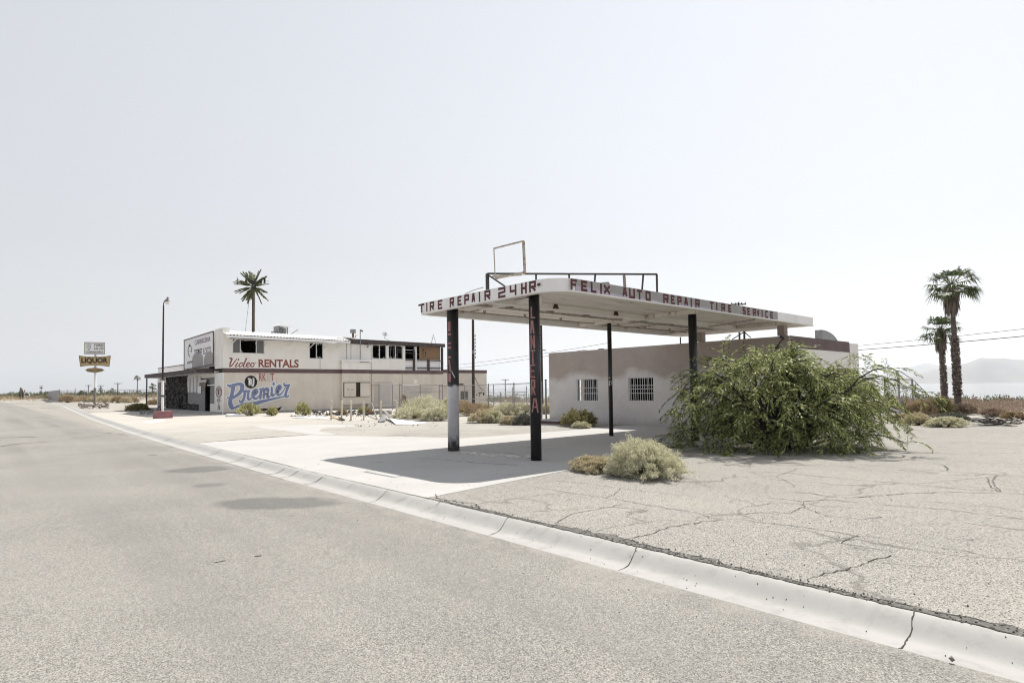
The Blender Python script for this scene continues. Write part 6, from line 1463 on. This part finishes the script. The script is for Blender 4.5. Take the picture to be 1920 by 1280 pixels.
def far_house(px0, px1, y0, D, label, wall, roof):
    a, b = fx(px0, D), fx(px1, D); z1 = zrow(px0, y0, a); t = thing('far_building', (a.x, a.y, 0), label, 'building'); back = Vector((math.sin(CAM_YAW), math.cos(CAM_YAW), 0))*6
    q = MB(); q.prism([(a.x, a.y, -.1), (b.x, b.y, -.1), (b.x, b.y, z1-.5), (a.x, a.y, z1-.5)], back); q.build('wall', M[wall], t); q = MB(); a2, b2 = a.lerp(b, -.04), a.lerp(b, 1.04); q.prism([(a2.x, a2.y, z1-.499), (b2.x, b2.y, z1-.499), (b2.x, b2.y, z1-.2), (a2.x, a2.y, z1)], back*1.05); q.build('roof', M[roof], t)
    q = MB(); c0, c1 = a.lerp(b, .35), a.lerp(b, .5); q.prism([(c0.x-.02, c0.y-.03, .1), (c1.x-.02, c1.y-.03, .1), (c1.x-.02, c1.y-.03, z1-.8), (c0.x-.02, c0.y-.03, z1-.8)], (-.02, -.02, 0)); q.build('doorway', M['dark'], t); return t
far_house(54, 63, 743.5, 260, 'far low dark red shed behind the white board sign', 'maroon', 'wood'); far_house(22, 33, 746.2, 300, 'far long low dark roofed building at the left edge', 'softink', 'darkmetal'); far_house(4, 16, 742, 330, 'far pale building among bushes at the left edge', 'oldconc', 'steel')
def far_tree(px, D, hw, yt, label, seed, mat='darkgreen'):
    q = fx(px, D); h = zrow(px, yt, q); t = thing('far_tree', (q.x, q.y, -.03), label, 'tree', 'far trees on the left horizon'); MB().tube([(q.x, q.y, -.1), (q.x, q.y, h*.5)], [.2, .1], 6).build('trunk', M['bark'], t)
    w = hw*D/CAM_F; st, lf = mound(w, w, h, 30, 900, .55, .22, seed, .4, .3); np_mesh('crown', lf[0]+np.array([q.x, q.y, .2]), lf[1], M[mat], t)
far_tree(156, 200, 8, 735, 'far round dark tree left of the roadside sign pole', 1); far_tree(174, 260, 5, 733, 'far thin tree touching the roadside sign pole', 2, 'greybrush'); far_tree(25, 320, 6, 741, 'far bushy tree at the left edge behind the flat palm', 3); far_tree(8, 300, 6, 741.5, 'far grey tree at the extreme left edge', 4, 'greybrush'); far_tree(131, 280, 5, 741, 'far low dark tree right of the slatted screen', 5)

# ---------------------------------------------------------------- litter, boards and rubble
def sheet(name, pts, label, mat, th=.02, z=.006, cat='board', lift=()):
    P = []
    for i, (x, y) in enumerate(pts): p = onG(x, y, z); P.append((p.x, p.y, z+(lift[i] if lift else 0)))
    q = MB(); q.prism(P, (0, 0, th)); return tag(q.build(name, M[mat]), label, cat)
sheet('broken_sheet', [(730, 789), (760, 790.3), (801, 792.5), (776, 795.6), (742, 796.2)], 'large white broken sheet lying on the asphalt by the yellow posts', 'whiteboard', lift=(.12, .05, 0, 0, .02))
sheet('broken_plank', [(719, 781.5), (724, 781), (738, 789.5), (733, 790.5)], 'yellow brown splintered board propped on the white sheet', 'wood', .04, lift=(.35, .33, .06, .04))
sheet('crumpled_sheet', [(709, 790.5), (719, 785.5), (725, 788), (722, 791), (712, 792)], 'crumpled pale scrap at the left end of the white sheet', 'steel', .05, lift=(.02, .25, .15, .05, 0))
sheet('broken_plank', [(610, 780.5), (617, 779.8), (647, 786.5), (641, 787.5)], 'yellow plank on the ground between the first two yellow posts', 'gold', .04)
sheet('flat_board', [(547, 783), (570, 781.5), (612, 781.8), (628, 783.2), (600, 785)], 'long pale board flat on the ground before the store wall', 'whiteboard', .03)
sheet('dark_scrap', [(634, 785.5), (640, 785), (647, 788), (642, 788.8)], 'dark crumpled scrap at the foot of the second yellow post', 'darkmetal', .06, lift=(.1, .02, 0, .05))
sheet('flat_board', [(742, 787), (790, 787), (800, 789), (770, 789.5)], 'thin grey board behind the large white broken sheet', 'wood', .04)
sheet('flat_board', [(424, 779.3), (458, 778.8), (458, 780.3), (427, 780.8)], 'pale board at the store base left of the yellow green shrub', 'whiteboard', .12)
sk = onG(697, 776), onG(707, 786.5); q = MB(); q.bar((sk[0].x, sk[0].y, .75), (sk[1].x, sk[1].y, .02), .06); tag(q.build('leaning_stick', M['wood']), 'grey stick leaning between the fourth and fifth yellow posts', 'stick')
a, b = onG(684, 776), onG(735, 776); q = MB(); q.obox(((a.x+b.x)/2, (a.y+b.y)/2, .11), (b-a)/2, (.08, .1, 0), (0, 0, .13)); lw_ = q.build('kerb_block', M['oldconc']); tag(lw_, 'long low concrete kerb block behind the fifth yellow post', 'kerb block')
bk = onG(751, 763.5); q = MB(); q.tube([(bk.x, bk.y, 0), (bk.x, bk.y, .55)], [.26, .3], 12); tag(q.build('bucket', M['greyboard']), 'grey bucket standing by the chain link gate', 'bucket')
ml = onG(706, 762); q = MB(); q.prism([(ml.x-.5, SY-.12, 0), (ml.x+.35, SY-.12, 0), (ml.x-.1, SY-.05, 1.0), (ml.x-.55, SY-.05, 1.25)], (0, .03, 0)); tag(q.build('leaning_board', M['osb']), 'brown triangular board leaning on the store wall behind the chain link', 'board')
hx = MB(); b = onG(300, 774); hx.bar((b.x-.35, b.y, 0), (b.x+.15, b.y, .85), .09); hx.bar((b.x+.25, b.y+.05, 0), (b.x+.12, b.y, .85), .11); hx.bar((b.x+.1, b.y+.6, 0), (b.x+.14, b.y, .85), .08); tag(hx.build('trestle', M['maroon']), 'dark red wooden trestle behind the foot of the light pole', 'trestle')
st_ = onG(1785, 1243, -.096); V = []; F = []; pebble((st_.x, st_.y, -.07), .028); tag(np_mesh('stone', V, F, M['rock']), 'single grey stone lying against the kerb at bottom right', 'stone')
def rubble(name, label, box, n, smin, smax, mat, seed, zup=0.0, z0=0.0):
    global V, F
    r = random.Random(seed); V = []; F = []
    for i in range(n):
        p = onG(r.uniform(box[0], box[2]), r.uniform(box[1], box[3]), z0); pebble((p.x, p.y, z0+r.random()*zup+.02), r.uniform(smin, smax))
    tag(np_mesh(name, V, F, M[mat]), label, kind='stuff')
rubble('sign_rubble', 'low heap of brown rubble round the foot of the roadside sign', (146, 759.5, 204, 766), 210, .05, .19, 'rock', 1, .3)
rubble('step_litter', 'pale litter and grey stones along the store front step', (262, 770, 300, 777.5), 60, .05, .15, 'greyboard', 2, .1)
rubble('wall_litter', 'broken pale litter at the foot of the store side wall', (545, 775, 740, 781), 150, .02, .09, 'greyboard', 3, .03)
rubble('wall_debris', 'dark broken bits along the foot of the store side wall', (585, 772, 700, 779), 130, .03, .16, 'polewood', 4, .08)
rubble('lot_debris', 'dark scraps scattered on the lot before the store', (640, 784, 820, 800), 60, .015, .05, 'wood', 5)
rubble('lot_edge_stones', 'scattered stones along the right edge of the lot', (1850, 784, 1990, 795), 60, .04, .16, 'rock', 6)
# burnt fallen fronds beside the palms and a stub post
q = MB(); r_ = random.Random(9)
for i in range(30):
    a = onG(r_.uniform(1812, 1860), r_.uniform(788, 800)); b = a+Vector((r_.uniform(.3, 1.6)*.75, -r_.uniform(.3, 1.6)*.66, r_.uniform(-.02, .06))); q.bar((a.x, a.y, r_.uniform(.02, .2)), (b.x, b.y, max(.01, b.z)), .035, .02)
tag(q.build('fallen_fronds', M['bark']), 'heap of charred fallen fronds on the sand right of the tall palm', 'dead fronds')
sb = onG(1851, 793); q = MB(); q.tube([(sb.x, sb.y, 0), (sb.x, sb.y, .30)], .055, 8); q.tube([(sb.x, sb.y, .30), (sb.x, sb.y, .36)], [.075, .05], 8); tag(q.build('stub_post', M['wood']), 'short stub post beside the charred fronds', 'post')

# ---------------------------------------------------------------- air
hz = MB(); hz.box(-9500, 27000, -9500, 27000, -14, 900)
vm = bpy.data.materials.new('desert_haze'); vm.use_nodes = True; nt = vm.node_tree; nt.nodes.clear()
vo = nt.nodes.new('ShaderNodeOutputMaterial'); pv = nt.nodes.new('ShaderNodeVolumePrincipled'); pv.inputs['Color'].default_value = (.88, .935, 1, 1); pv.inputs['Density'].default_value = 5.4e-5; pv.inputs['Anisotropy'].default_value = .35
nt.links.new(pv.outputs[0], vo.inputs['Volume'])
ho = hz.build('haze', vm); tag(ho, 'pale dry haze over the lake', kind='stuff')
